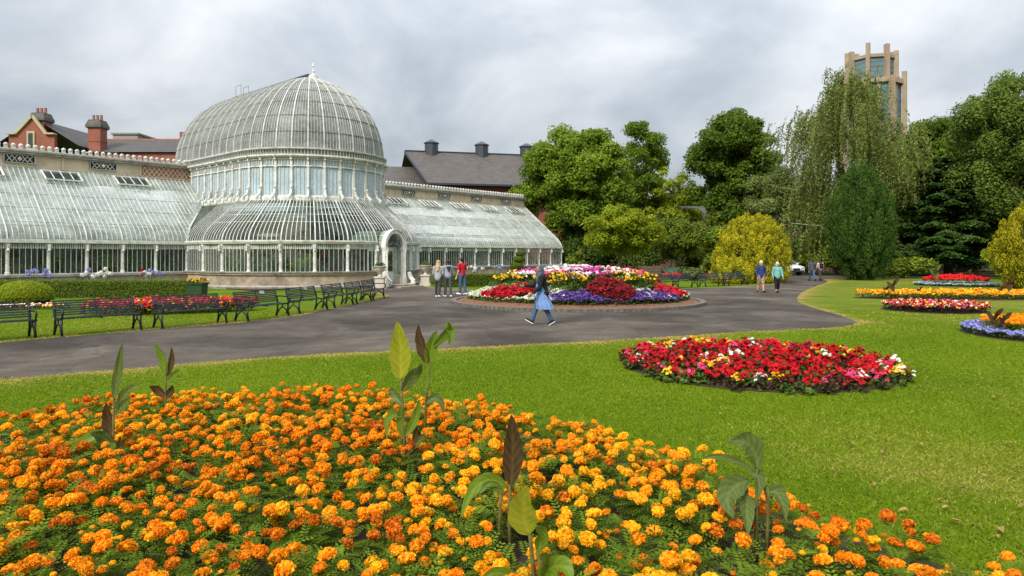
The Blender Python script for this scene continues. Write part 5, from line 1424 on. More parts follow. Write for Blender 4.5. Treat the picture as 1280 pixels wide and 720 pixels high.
# cannas
FM['canna_green'] = foliage('canna_leaf', (.10, .17, .014), (.17, .24, .022), .35, .35, .25, .14)
FM['canna_yellow'] = foliage('canna_yellow_leaf', (.22, .25, .016), (.32, .32, .025), .4, .35, .2, .14)
FM['canna_dark'] = foliage('canna_bronze_leaf', (.050, .030, .016), (.11, .07, .025), .3, .35, .25, .14)
FM['canna_dull'] = foliage('canna_dull_leaf', (.07, .11, .022), (.14, .18, .045), .3, .4, .25, .14)
M['canna_stem'] = solid('canna_stem', (.10, .09, .025), .7, .4, 12, spec=.08)
def blade(base, tip, width, bend=(0, 0, 0), fold=.25, face=(0, -1, .2), n=28, curl=0.0):
    """a long leaf from base to tip: tapered both ends, folded along the midrib, with faint pleats along the veins"""
    base, tip, bend = Vector(base), Vector(tip), Vector(bend); V = []; T_ = []; rows = []; US = [k / 6 for k in range(-6, 7)]
    for i in range(n + 1):
        t = i / n; p = base.lerp(tip, t) + bend * (4 * t * (1 - t)); q = base.lerp(tip, min(1, t + .02)) + bend * (4 * min(1, t + .02) * (1 - min(1, t + .02))); d = (q - p).normalized() if t < 1 else (tip - base).normalized()
        f = Vector(face); f = (f - d * f.dot(d)).normalized(); s = d.cross(f)
        w = width * (math.sin(math.pi * min(1, t ** .75)) ** .8 + .03 * (1 - t)) * .5 * (1 + .04 * math.sin(t * 23))
        row = []
        for u in US:
            ang = fold + curl * abs(u)
            row.append(p + s * u * w * math.cos(ang) + f * (abs(u) * w * math.sin(ang) + width * .03 * math.sin(t * 15 + u * 3) * abs(u)))
        rows.append(row)
    for i in range(n):
        for k in range(12):
            u = abs(US[k] + 1 / 12); V.append([rows[i][k], rows[i][k + 1], rows[i + 1][k + 1], rows[i + 1][k]]); T_.append(min(1, max(0, .42 + .30 * math.sin(i * 1.55 - u * 9) + .12 * math.sin(i * .5 + k) + (.5 if u < .1 else 0))))
    return np_mesh('leaf', np.array(V), 4, np.array(T_))
def canna(label, px, Y, leaves, stems, parent_px=None, seed=1):
    """leaves: (base px, base py, tip px, tip py, width in px, colour, bend px, depth, face x)"""
    x0 = X(px, Y); T = thing('canna', label, 'plant', (x0, Y, 0.01)); k = Y / F
    def L(x, y, dy=0): return ((x - 640) * k - x0, dy, EYE + (HOR - y) * k - .01)
    for bx_, by_, tx_, ty_, w, col, bd, dy, fx in leaves:
        me = blade(L(bx_, by_), L(tx_, ty_, dy), w * k, (bd[0] * k, bd[2] if len(bd) > 2 else .03, -bd[1] * k), .3, (fx, -1, .25)); linkmesh('leaf', me, FM['canna_' + col], T, smooth=True)
    for pts in stems:
        m = MB(); n_ = len(pts); m.tube([(L(*p)[0], .005 * i_, max(-.02, L(*p)[2])) for i_, p in enumerate(pts)], [.014 - .006 * i_ / n_ for i_ in range(n_)], 7); m.build('stem', M['canna_stem'], T, smooth=True)
canna('canna with a tall upright yellow green leaf near the top of the bed', 506, 5.9, [(500, 474, 497, 401, 27, 'yellow', (1, 0), -.02, .1), (502, 490, 528, 452, 17, 'dull', (4, -6), -.12, .6), (503, 508, 484, 490, 13, 'dull', (-3, -6), .05, -.5), (505, 522, 486, 548, 11, 'green', (-8, -14), -.08, -.3), (508, 545, 524, 498, 11, 'green', (3, 0), .0, .2), (510, 568, 533, 543, 8, 'dull', (5, -8), -.05, .3), (512, 575, 519, 530, 9, 'dark', (2, 0), .03, .2), (505, 548, 503, 505, 12, 'green', (-3, 0), -.04, -.2)],
      [[(508, 612), (505, 540), (501, 474)], [(513, 612), (511, 560), (508, 545)]])
canna('bronze tipped canna with a curled over green leaf beside the tall yellow green one', 532, 6.6, [(535, 455, 523, 405, 15, 'dark', (-3, 0), .0, -.4), (536, 456, 546, 412, 17, 'green', (-2, 0), -.03, .3), (541, 434, 560, 402, 12, 'green', (8, -3), -.05, .6), (556, 404, 561, 430, 13, 'green', (5, 0), -.08, .9), (531, 505, 556, 515, 12, 'dull', (3, -12), -.06, .1), (531, 512, 515, 530, 9, 'dull', (-3, -6), -.05, -.2)],
      [[(531, 590), (532, 505), (538, 452)]])
canna('canna with one tall dark bronze leaf standing in the middle of the marigolds', 632, 4.4, [(638, 607, 639, 517, 26, 'dark', (2, 0), -.02, .15), (634, 610, 577, 640, 18, 'green', (-4, -24), -.12, -.3), (630, 618, 600, 612, 12, 'dull', (-2, -10), -.1, -.2)],
      [[(628, 735), (624, 660), (626, 615)], [(640, 735), (636, 650), (637, 606)]])
canna('bright green canna leaning out at the bottom edge of the picture', 668, 3.55, [(662, 668, 660, 602, 38, 'yellow', (-7, 2), -.06, -.25), (672, 690, 668, 655, 20, 'green', (6, -4), -.05, .4), (680, 735, 672, 684, 22, 'green', (6, -8), -.1, .5), (672, 722, 712, 716, 26, 'green', (8, -16), -.12, .3), (660, 735, 598, 722, 16, 'green', (-4, -14), -.08, -.2)],
      [[(672, 830), (668, 730), (662, 665)], [(690, 830), (680, 745), (672, 690)]])
canna('dull green canna with broad drooping leaves near the right end of the marigold bed', 933, 4.35, [(946, 585, 903, 547, 30, 'dull', (10, -12), -.1, .3), (942, 588, 870, 570, 9, 'dull', (-2, -8), -.08, 0), (937, 600, 910, 640, 30, 'dull', (-14, -6), -.12, -.5), (938, 592, 940, 620, 20, 'dull', (8, -8), -.08, .4), (934, 618, 926, 658, 22, 'dull', (0, -4), -.14, .2), (962, 615, 974, 643, 26, 'dull', (3, -10), -.12, .5), (948, 588, 955, 625, 6, 'dark', (2, -4), -.05, .3)],
      [[(931, 740), (934, 660), (934, 596)], [(958, 740), (960, 660), (961, 614)], [(945, 740), (946, 650), (947, 586)]])
canna('tattered canna with a thin upright leaf at the left of the marigold bed', 138, 6.0, [(142, 500, 153, 428, 11, 'dull', (-2, 0), 0, .4), (138, 548, 135, 502, 16, 'dark', (-2, 0), -.03, .1), (145, 512, 182, 482, 12, 'dull', (-2, -9), -.1, .3), (143, 520, 172, 498, 10, 'dull', (2, -7), -.1, .2), (138, 552, 78, 580, 14, 'green', (6, -20), -.1, -.3), (140, 560, 121, 538, 18, 'dull', (0, -4), -.1, -.2), (142, 575, 150, 545, 8, 'dark', (1, 0), 0, .2)],
      [[(140, 640), (140, 570), (142, 498)]])
canna('small canna with purple brown lower leaves at the far left rim of the marigold bed', 206, 7.7, [(206, 470, 192, 428, 12, 'green', (3, 0), .0, -.2), (207, 472, 214, 434, 8, 'dark', (2, 0), .0, .4), (208, 478, 229, 463, 9, 'green', (2, -4), -.06, .3), (206, 496, 190, 482, 12, 'dark', (-1, -2), -.06, -.3), (207, 498, 218, 480, 10, 'dark', (1, 0), -.05, .3)],
      [[(206, 548), (207, 500), (207, 468)]])
# dark cannas dotted in the far beds
for i, (px, Y, hh, lab) in enumerate([(1108, 31, .55, 'small dark leaved canna leftmost in the long orange bed'), (1116, 30.6, .85, 'dark leaved canna with red tip near the left of the long orange bed'), (1149, 31.5, .45, 'dark sprout between the cannas of the long orange bed'), (1168, 43.5, 1.25, 'tan leaved canna in the distant scarlet bed'), (1208, 43.5, .95, 'dark canna in the right part of the distant scarlet bed'), (1251, 31.2, .55, 'low dark canna right of centre in the long orange bed'), (1260, 31.4, .9, 'dark spiky canna near the right of the long orange bed'), (1243, 16.6, .62, 'red leaved canna in the bed cut by the right edge'), (1254, 16.3, .55, 'dark green canna in the bed cut by the right edge')]):
    x0 = X(px, Y); T = thing('canna', lab, 'plant', (x0, Y, .02)); gg = np.random.default_rng(500 + i)
    for q in range(5):
        aa = q * 1.3 + gg.random(); z0 = hh * (.3 + .1 * q); L = hh * .55
        linkmesh('leaf', blade((0, 0, z0), (math.cos(aa) * L * .6, math.sin(aa) * L * .6, z0 + L * .7), hh * .2, (0, 0, .04)), FM['canna_dark' if i != 3 else 'canna_dull'], T, smooth=True)
    m = MB(); m.tube([(0, 0, -.02), (0, 0, hh * .8)], .012, 5); m.build('stem', M['canna_stem'], T)

# ------------------------------------------------------------------ grass blades and fallen leaves on the near lawn
def grass():
    gg = np.random.default_rng(8); n = 980000
    u = gg.random(n); y = 3.2 * (24 / 3.2) ** u; x = (gg.random(n) * 2 - 1) * (.84 * y + 2.2)
    k = ~in_poly(x, y, path_poly) & ~in_beds(x, y, .03); x, y = x[k], y[k]
    pd = poly_dist(x, y, path_poly); n = len(x)
    h = (.014 + .014 * gg.random(n)) * (1 + .25 * np.sin(x * 2.1) * np.sin(y * 1.7)); w = .0030 * (1 + y / 5.0)
    a = gg.random(n) * 6.283; ln = gg.normal(size=(n, 2)) * 1.3
    B = np.stack([x, y, 0 * x], 1); s = np.stack([np.cos(a), np.sin(a), 0 * a], 1) * w[:, None]
    V = np.stack([B - s, B + s, B + np.stack([ln[:, 0] * h, ln[:, 1] * h, h], 1)], 1)
    dry = dryness(x, y); rnd = gg.random(n)
    tint = np.clip(.45 + .15 * gg.normal(size=n) + .14 * np.sin(x * .9 + np.sin(y)) * np.sin(y * .7), 0, .8)
    tint = np.where(rnd < dry * .75 + .012, 1.0, tint)
    me = np_mesh('grass', V, 3, tint)
    m, t, b = newmat('grass_blades')
    at = N_(t, 'ShaderNodeAttribute', attribute_name='tint')
    c = ramp(t, at.outputs['Fac'], [(0.0, (.11, .185, .004)), (.45, (.168, .255, .006)), (.82, (.235, .305, .012)), (.95, (.46, .37, .10))])
    t.links.new(c, b.inputs['Base Color']); b.inputs['Roughness'].default_value = .6; b.inputs['Specular IOR Level'].default_value = .12
    tr = N_(t, 'ShaderNodeBsdfTranslucent'); t.links.new(c, tr.inputs[0]); mxs = N_(t, 'ShaderNodeMixShader'); mxs.inputs[0].default_value = .45
    t.links.new(b.outputs[0], mxs.inputs[1]); t.links.new(tr.outputs[0], mxs.inputs[2]); t.links.new(mxs.outputs[0], t.nodes['Material Output'].inputs[0])
    stuff(linkmesh('grass', me, m), 'short mown grass blades of the lawn', 'grass')
grass()
M['dead_leaf'] = solid('dead_leaf', (.26, .14, .05), .8, .45, 30)
def fallen():
    gg = np.random.default_rng(61); base = None
    spots = [(1040, 592), (1052, 600), (1174, 631), (1130, 645), (1182, 640), (1252, 670), (1245, 677), (1205, 617), (1275, 640), (1180, 588), (1142, 520), (1105, 570), (1065, 560), (1230, 600), (1262, 560), (1215, 545), (985, 575), (900, 520), (1150, 560), (1270, 590), (1090, 610), (1195, 660), (1020, 530), (1240, 500), (1120, 480)]
    for i, (px, py) in enumerate(spots):
        x, y = gp(px, py)
        if base is None:
            base = tag(linkmesh('fallen_leaf', blade((-.035, 0, .006), (.035, 0, .012), .035, (0, 0, .012), .35, (0, 0, 1), 6), M['dead_leaf']), 'dry brown fallen leaf lying on the right part of the lawn', 'leaf', 'fallen leaves on the lawn'); o = base
        else: o = base.copy(); C.objects.link(o)
        s = .8 + .6 * gg.random(); o.location = (x, y, .03); o.rotation_euler = (gg.normal() * .25, gg.normal() * .25, gg.random() * 6.28); o.scale = (s, s, s)
fallen()
# ------------------------------------------------------------------ benches
def make_bench(L=1.92):
    T = thing('park_bench', 'bench', 'bench', (0, 0, 0))
    # local x along the bench, front towards -y
    for sx in (-1, 1):
        m = MB(); x = sx * (L / 2 - .04)
        m.tube([(x, .24, 0), (x, .19, .2), (x, .17, .42), (x, .22, .62), (x, .30, .86)], [.032, .028, .030, .028, .024], 6)
        m.tube([(x, -.27, 0), (x, -.23, .2), (x, -.24, .42)], [.032, .028, .030], 6)
        m.tube([(x, -.26, .42), (x, .0, .40), (x, .18, .40)], .027, 6)
        m.tube([(x, -.25, .03), (x, -.17, .21), (x, -.02, .31), (x, .12, .21), (x, .22, .03)], .024, 6)
        m.tube([(x, -.02, .31), (x, -.02, .40)], .02, 6)
        arm = [(x, .26, .62), (x, .1, .655), (x, -.1, .64), (x, -.23, .66), (x, -.31, .63), (x, -.32, .55), (x, -.27, .47), (x, -.24, .42)]
        m.tube(arm, [.024, .026, .026, .028, .028, .026, .024, .026], 6)
        m.box((x, .24, .01), (.05, .09, .02)); m.box((x, -.27, .01), (.05, .09, .02))
        m.build('end_frame', M['black'], T, smooth=True)
    m = MB()
    for y, z in ((-.24, .435), (-.15, .425), (-.06, .42), (.03, .422), (.12, .43)): m.box((0, y, z), (L, .07, .022))
    m.build('seat', M['bench_slat'], T)
    m = MB()
    for k in range(7):
        z = .50 + k * .056; y = .165 + (z - .42) * .30
        m.box((0, y, z), (L, .02, .036), rot=Matrix.Rotation(-.28, 3, 'X'))
    m.build('backrest', M['bench_slat'], T)
    m = MB(); m.tube([(0, -.22, .40), (0, .14, .40), (0, .215, .6), (0, .30, .87)], .016, 6); m.build('middle_strap', M['black'], T)
    return T
B0 = make_bench()
bl = [((-12.13, 15.7), 'bench at the left edge of the picture in front of the round topiary', None), ((-10.55, 17.43), 'bench second from the left edge with lawn showing through its slats', None), ((-9.03, 19.2), 'third bench of the left row backed by the red flower strip', None),
      ((-7.78, 21.28), 'fourth bench of the left row with small plaque and red flowers behind', 'plaque'), ((-7.15, 23.85), 'fifth bench of the left row with small pale plaque on its back', 'plaque'), ((-6.72, 26.35), 'sixth bench of the left row, seen almost end on', None),
      ((-6.43, 28.55), 'seventh bench of the left row, next to last before the door', None), ((-6.25, 30.75), 'bench nearest the palm house door and stone urn', None)]
bd = [(1.3, 1.55), (1.1, 1.4), (1.06, 1.4), (.6, 1.62), (.42, 1.7), (.24, 1.72), (.18, 1.74), (.12, 1.75)]
M['plaque'] = solid('plaque_metal', (.45, .47, .5), .35, .1, 10, metal=.4)
def place_bench(x, y, rz, label, group, plaque=False, used=[0]):
    if not used[0]: T = B0; used[0] = 1; T.location = (x, y, 0); T.rotation_euler = (0, 0, rz); T['label'] = label; T['group'] = group
    else: T = dup(B0, (x, y, 0), rz, label, group)
    return T
prev = None
placed = []
for ((x, y), lab, pq), (dx, dy) in zip(bl, bd):
    placed.append((place_bench(x, y, math.atan2(dy, dx), 'black ' + lab, 'benches in a row along the left path'), pq))
for i, (px, Y, ang, lab) in enumerate([(832, 39.0, 35, 'bench nearest the round bed on the far side of the path'), (858, 40.7, 38, 'second bench past the round bed on the far side of the path'), (892, 42.3, 36, 'third bench past the round bed, before the golden conifer'), (921, 43.6, 34, 'bench just left of the walking couple before the golden conifer')]):
    place_bench(X(px, Y), Y + .35, R(ang), 'black ' + lab, 'benches beyond the round bed')
for i, (px, Y, lab) in enumerate([(1172, 61.2, 'dark bench left of two under the spreading conifer'), (1202, 61.2, 'dark bench right of two under the spreading conifer'), (1240, 60.8, 'dark bench near the right edge under the trees')]):
    place_bench(X(px, Y), Y + 3.4, R(2), lab, 'benches under the dark trees')
for T, pq in placed:
    if pq:
        m = MB(); m.box((.25, .262, .80), (.16, .012, .10), rot=Matrix.Rotation(-.28, 3, 'X')); m.box((.25, .222, .80), (.16, .012, .10), rot=Matrix.Rotation(-.28, 3, 'X')); m.build('plaque', M['plaque'], T)

# ------------------------------------------------------------------ urns by the door
def urn(label, x, y, sc):
    T = thing('urn', label, 'urn', (x, y, 0)); T.scale = (sc, sc, sc)
    m = MB()
    for w, z0, z1 in ((.52, 0, .14), (.46, .14, .24), (.38, .24, .74), (.46, .74, .84)): m.box((0, 0, (z0 + z1) / 2), (w * 1.6, w * 1.6, z1 - z0 - .001))
    m.build('pedestal', M['pedestal'], T)
    m = MB(); m.lathe([(.2, .84), (.2, .88), (.09, .93), (.07, 1.02), (.14, 1.1), (.27, 1.2), (.36, 1.36), (.40, 1.5), (.44, 1.52), (.44, 1.56), (.37, 1.56), (.34, 1.46)], (0, 0, 0), 20)
    for sx in (-1, 1): m.tube([(sx * .3, 0, 1.24), (sx * .46, 0, 1.3), (sx * .5, 0, 1.42), (sx * .4, 0, 1.5)], .03, 6)
    m.build('bowl', M['pedestal'], T, smooth=True)
    gg = np.random.default_rng(int(abs(x) * 10)); n = 240; d = unit(gg.normal(size=(n, 3))); P = d * np.array((.36, .36, .26)) * (gg.random((n, 1)) ** .4); P[:, 2] += 1.62
    linkmesh('foliage', np_mesh('foliage', leaf_quads(gg, P, d + gg.normal(size=(n, 3)) * .5, .07, .5), 4, gg.random(n)), FM['bed_leaf'], T)
urn('stone urn of greenery on a pedestal left of the palm house door', *ph_world(-.85, yf - .85), .85)
urn('stone urn of greenery on a pedestal right of the palm house door', *ph_world(3.3, yf - .1), .85)

# ------------------------------------------------------------------ people
def remeshed(name, parts, voxel, mat, parent, smooth_it=6):
    """one continuous surface grown over tapered capsules (p, q, r0, r1[, flatness])"""
    bm = bmesh.new()
    for c in parts:
        p, q, r0, r1 = Vector(c[0]), Vector(c[1]), c[2], c[3]
        d = q - p; n = 10
        if d.length < 1e-5: d = Vector((0, 0, 1e-3)); q = p + d
        t = d.normalized(); a = t.orthogonal().normalized(); b = t.cross(a)
        sc = c[4] if len(c) > 4 else (1, 1, 1)
        rings = []
        for (base, r, sg) in ((p, r0, -1), (q, r1, 1)):
            angs = [1.35, .9, .45, 0] if sg < 0 else [0, .45, .9, 1.35]
            for al in angs:
                cen = base + t * sg * r * math.sin(al); rr = r * math.cos(al); ring_ = []
                for k in range(n):
                    off = (a * math.cos(k * 6.283185 / n) + b * math.sin(k * 6.283185 / n)) * rr + t * sg * r * math.sin(al)
                    ring_.append(base + Vector((off.x * sc[0], off.y * sc[1], off.z * sc[2])))
                rings.append(ring_)
        vs = [[bm.verts.new(v) for v in r_] for r_ in rings]
        for i in range(len(vs) - 1):
            for k in range(n): bm.faces.new((vs[i][k], vs[i][(k + 1) % n], vs[i + 1][(k + 1) % n], vs[i + 1][k]))
        bm.faces.new(vs[0][::-1]); bm.faces.new(vs[-1])
    bmesh.ops.recalc_face_normals(bm, faces=bm.faces)
    me = bpy.data.meshes.new(name); bm.to_mesh(me); bm.free()
    tmp = bpy.data.objects.new('tmp', me); C.objects.link(tmp)
    md = tmp.modifiers.new('r', 'REMESH'); md.mode = 'VOXEL'; md.voxel_size = voxel; md.use_smooth_shade = True
    if smooth_it: s_ = tmp.modifiers.new('s', 'SMOOTH'); s_.factor = .5; s_.iterations = smooth_it
    dg_ = bpy.context.evaluated_depsgraph_get(); dg_.update()
    me2 = bpy.data.meshes.new_from_object(tmp.evaluated_get(dg_)); bpy.data.objects.remove(tmp)
    me2.name = name; me2.materials.clear()
    return linkmesh(name, me2, mat, parent, smooth=True)

SKIN = {'pale': solid('skin_pale', (.56, .34, .25), .5, .08, 8), 'brown': solid('skin_brown', (.26, .13, .08), .5, .08, 8), 'ruddy': solid('skin_ruddy', (.55, .29, .20), .5, .08, 8)}
M['eye'] = solid('eye_dark', (.02, .015, .012), .3, .1, 5, spec=.6)
def cloth(name, col): return solid(name, col, .85, .18, 22, .15, spec=.15)
def person(label, x, y, H_, facing, skin, pose, clothes, hair=None, female=True):
    """facing: rotation about z, 0 looks towards -y (the camera). pose: leg swings (forward +) and knee bends, arm swings and elbow bends, in degrees, left then right"""
    T = thing('person', label, 'person', (x, y, .004), facing)
    h = H_; J = {}
    wS, wH = (.112 if female else .128) * h, (.056 if female else .054) * h
    th, sh_ = .245 * h, .235 * h
    lows = []
    for s, i in ((1, 0), (-1, 1)):
        a, kb = R(pose['leg'][i]), R(pose['knee'][i])
        hip = Vector((s * wH, 0, 0)); kn = hip + th * Vector((0, -math.sin(a), -math.cos(a))); b = a - kb
        an = kn + sh_ * Vector((0, -math.sin(b), -math.cos(b))); J['hip%d' % i], J['kn%d' % i], J['an%d' % i] = hip, kn, an
        J['pitch%d' % i] = b + R(pose.get('toe', (0, 0))[i]); lows.append(an.z - .045 * h - max(0, .12 * h * math.sin(max(0, -J['pitch%d' % i])) * .6))
    dz = -min(lows)
    for k in list(J):
        if not k.startswith('pitch'): J[k] = J[k] + Vector((0, 0, dz))
    hz = dz; lean = R(pose.get('lean', 3))
    def up(dx, dyf, z): return Vector((dx, -math.sin(lean) * (z) - dyf, hz + math.cos(lean) * z))
    chest = up(0, 0, .23 * h); neck = up(0, .005 * h, .325 * h); head = up(0, .022 * h, .405 * h)
    for s, i in ((1, 0), (-1, 1)):
        a, eb = R(pose['arm'][i]), R(pose['elbow'][i]); out = R(pose.get('out', (8, 8))[i])
        S_ = up(s * wS, 0, .285 * h); d = Vector((s * math.sin(out), -math.sin(a) * math.cos(out), -math.cos(a) * math.cos(out))); E_ = S_ + d * .175 * h
        b = a + eb; ins_ = R(pose.get('ins', (0, 0))[i])
        d2 = Vector((-s * math.sin(ins_), -math.sin(b) * math.cos(ins_), -math.cos(b) * math.cos(ins_))); Wr = E_ + d2 * .15 * h
        J['S%d' % i], J['E%d' % i], J['W%d' % i], J['hd%d' % i] = S_, E_, Wr, d2
    body = []
    # trunk, neck, head with nose, chin and ears
    body += [(up(-wH * .7, 0, .01 * h), up(wH * .7, 0, .01 * h), .062 * h, .062 * h, (1, .85, 1)), (up(0, 0, .03 * h), up(0, 0, .13 * h), .072 * h, .062 * h, (1.1, .78, 1)), (up(0, 0, .13 * h), chest, .062 * h, .075 * h, (1.15, .78, 1)),
             (up(-wS * .75, 0, .275 * h), up(wS * .75, 0, .275 * h), .040 * h, .040 * h), (up(0, 0, .28 * h), neck, .036 * h, .032 * h), (neck, head, .031 * h, .034 * h)]
    fw = Vector((0, -1, 0))
    body += [(head + Vector((0, .006 * h, .012 * h)), head + Vector((0, .006 * h, .018 * h)), .056 * h, .056 * h, (.86, 1.05, 1.05)), (head + fw * .014 * h + Vector((0, 0, -.034 * h)), head + fw * .014 * h, .034 * h, .042 * h, (.9, 1, 1)),
             (head + fw * .054 * h + Vector((0, 0, .004 * h)), head + fw * .064 * h + Vector((0, 0, -.010 * h)), .006 * h, .009 * h)]
    for s in (1, -1): body.append((head + Vector((s * .050 * h, .004 * h, .004 * h)), head + Vector((s * .053 * h, .008 * h, -.014 * h)), .009 * h, .007 * h))
    for i, s in ((0, 1), (1, -1)):
        body += [(J['hip%d' % i], J['kn%d' % i], .052 * h, .034 * h), (J['kn%d' % i], J['kn%d' % i].lerp(J['an%d' % i], .35), .033 * h, .033 * h), (J['kn%d' % i].lerp(J['an%d' % i], .3), J['an%d' % i], .034 * h, .021 * h)]
        pt = J['pitch%d' % i]; fd = Vector((s * .15, -math.cos(pt), math.sin(pt)))
        body.append((J['an%d' % i] + Vector((0, .012 * h, -.022 * h)), J['an%d' % i] + fd * .095 * h + Vector((0, 0, -.028 * h)), .02 * h, .016 * h))
        body += [(J['S%d' % i], J['E%d' % i], .029 * h, .023 * h), (J['E%d' % i], J['W%d' % i], .023 * h, .015 * h)]
        # hand: palm, four fingers, thumb
        d2 = J['hd%d' % i]; W_ = J['W%d' % i]; sd_ = Vector((0, -1, 0)); sd_ = (sd_ - d2 * sd_.dot(d2)); sd_ = sd_.normalized() if sd_.length > .2 else Vector((0, 0, 1)); inn = d2.cross(sd_) * s
        for q, ln in ((-1.5, .031), (-.5, .038), (.5, .041), (1.5, .038)):
            k0 = W_ + d2 * .048 * h + sd_ * q * .0095 * h; body.append((W_ + d2 * .006 * h + sd_ * q * .006 * h, k0, .0085 * h, .0075 * h))
            k1 = k0 + (d2 * .9 + inn * -.15).normalized() * ln * .55 * h; k2 = k1 + (d2 * .75 + inn * -.55).normalized() * ln * .5 * h
            body += [(k0, k1, .0058 * h, .0054 * h), (k1, k2, .0054 * h, .0046 * h)]
        t0 = W_ + d2 * .014 * h + sd_ * .012 * h; t1 = t0 + (d2 * .6 + sd_ * .8).normalized() * .028 * h; body += [(t0, t1, .0075 * h, .0062 * h), (t1, t1 + (d2 * .9 + sd_ * .25).normalized() * .022 * h, .006 * h, .005 * h)]
    remeshed('body', body, .0075, SKIN[skin], T, 3)
    for s in (1, -1):
        m = MB(); m.ell(tuple(head + fw * .053 * h + Vector((s * .020 * h, 0, .010 * h))), .0065 * h, 8, 5); m.build('eye', M['eye'], T, smooth=True)
    for spec in clothes:
        kind, mat = spec[0], spec[1]; P_ = []; o = dict(spec[2]) if len(spec) > 2 else {}
        g_ = o.get('grow', .010) * h
        if kind in ('trousers', 'shorts', 'leggings'):
            g2 = {'trousers': .011, 'shorts': .015, 'leggings': .006}[kind] * h; f = o.get('len', 1.0)
            P_ += [(up(-wH * .7, 0, .02 * h), up(wH * .7, 0, .02 * h), .064 * h + g2 * .5, .064 * h + g2 * .5, (1, .87, 1)), (up(0, 0, .03 * h), up(0, 0, .07 * h), .072 * h + g2 * .5, .070 * h, (1.1, .82, 1))]
            for i in (0, 1):
                if kind == 'shorts': P_.append((J['hip%d' % i], J['hip%d' % i].lerp(J['kn%d' % i], .95), .054 * h + g2, .040 * h + g2))
                else:
                    e_ = J['kn%d' % i].lerp(J['an%d' % i], .92 * f); P_ += [(J['hip%d' % i], J['kn%d' % i], .052 * h + g2, .034 * h + g2), (J['kn%d' % i], e_, .035 * h + g2, .023 * h + g2 * 1.3)]
            remeshed(kind, P_, .011, mat, T, 3)
        elif kind in ('jacket', 'tshirt', 'hoodie', 'cardigan'):
            hem = o.get('hem', -.02) * h; w_ = o.get('wide', 1.0)
            P_ += [(up(0, 0, hem + .05 * h), up(0, 0, .14 * h), .076 * h * w_ + g_, .068 * h * w_ + g_, (1.15, .85, 1)), (up(0, 0, .13 * h), up(0, 0, .225 * h), .066 * h * w_ + g_, .078 * h + g_, (1.15, .82, 1)), (up(-wS * .78, 0, .278 * h), up(wS * .78, 0, .278 * h), .042 * h + g_ * .7, .042 * h + g_ * .7), (up(0, 0, .28 * h), up(0, 0, .315 * h), .040 * h + g_ * .3, .036 * h + g_ * .3)]
            sl_ = o.get('sleeve', 1.0)
            for i in (0, 1):
                if sl_ > .6: P_ += [(J['S%d' % i], J['E%d' % i], .031 * h + g_, .026 * h + g_ * .9), (J['E%d' % i], J['E%d' % i].lerp(J['W%d' % i], .93), .026 * h + g_ * .9, .019 * h + g_ * .6)]
                else: P_.append((J['S%d' % i], J['S%d' % i].lerp(J['E%d' % i], .62), .032 * h + g_, .031 * h + g_))
            if o.get('hood'): P_.append((up(-.04 * h, -.055 * h, .31 * h), up(.04 * h, -.055 * h, .31 * h), .032 * h, .032 * h))
            remeshed(kind, P_, .011, mat, T, 3)
        elif kind == 'dress':
            n = 72; rings = []
            for t in np.linspace(0, 1, 14):
                z = .17 * h + (o['hem'] * h - .17 * h) * t; r_ = (.094 + (o.get('flare', .15) - .094) * t ** 1.1) * h
                fr_ = 1.0 + (.10 if t > .72 else 0)
                rings.append([up(r_ * fr_ * 1.02 * math.cos(a) * (1 + .06 * t * math.sin(a * 9) + .03 * t * math.sin(a * 17 + 1)), r_ * .9 * fr_ * math.sin(a) * (1 + .06 * t * math.sin(a * 9)) - o.get('trail', 0) * h * t ** 2, z) for a in [2 * math.pi * k / n for k in range(n)]])
            m = MB(); m.loft(rings, True, False); m.build('dress', mat, T, smooth=True)
        elif kind == 'shoes':
            for i, s in ((0, 1), (1, -1)):
                pt = J['pitch%d' % i]; fd = Vector((s * .15, -math.cos(pt), math.sin(pt))); an = J['an%d' % i]; upv = Vector((0, math.sin(pt), math.cos(pt)))
                heel = an - fd * .018 * h - upv * .022 * h; toe = an + fd * .098 * h - upv * .027 * h
                remeshed('shoe', [(heel, toe, .026 * h, .020 * h), (an - upv * .02 * h, an + fd * .03 * h - upv * .018 * h, .027 * h, .024 * h)], .009, mat, T, 2)
                if 'sole' in o:
                    m = MB(); m.sweep([heel - fd * .02 * h - upv * .019 * h, toe + fd * .016 * h - upv * .014 * h], .042 * h, .012 * h, tuple(upv)); m.build('sole', o['sole'], T)
        elif kind == 'headscarf':
            P_ += [(head + Vector((0, .034 * h, .014 * h)), head + Vector((0, .024 * h, .034 * h)), .056 * h, .054 * h, (1.0, 1.0, 1.0)), (head + Vector((0, .036 * h, -.01 * h)), neck + Vector((0, .008 * h, 0)), .052 * h, .054 * h), (neck, up(0, .01 * h, .26 * h), .058 * h, .085 * h, (1.2, .95, 1)), (up(0, .04 * h, .26 * h), up(0, .055 * h, .19 * h), .045 * h, .03 * h), (up(0, -.03 * h, .28 * h), up(0, -.055 * h, .16 * h), .07 * h, .06 * h)]
            remeshed('headscarf', P_, .011, mat, T, 4)
        elif kind == 'shawl':
            P_ += [(up(-wS * .8, 0, .27 * h), up(wS * .8, 0, .27 * h), .06 * h, .06 * h), (up(0, -.02 * h, .27 * h), up(0, -.05 * h, -.05 * h), .09 * h, .085 * h, (1.25, .85, 1)), (up(.06 * h, -.05 * h, .02 * h), up(.05 * h, -.07 * h, -.13 * h), .06 * h, .04 * h), (up(-.06 * h, -.05 * h, .02 * h), up(-.05 * h, -.07 * h, -.12 * h), .06 * h, .04 * h)]
            for i in (0, 1): P_ += [(J['S%d' % i], J['E%d' % i], .046 * h, .042 * h), (J['E%d' % i], J['E%d' % i].lerp(J['W%d' % i], .9), .042 * h, .030 * h)]
            remeshed('shawl', P_, .011, mat, T, 4)
        elif kind == 'backpack':
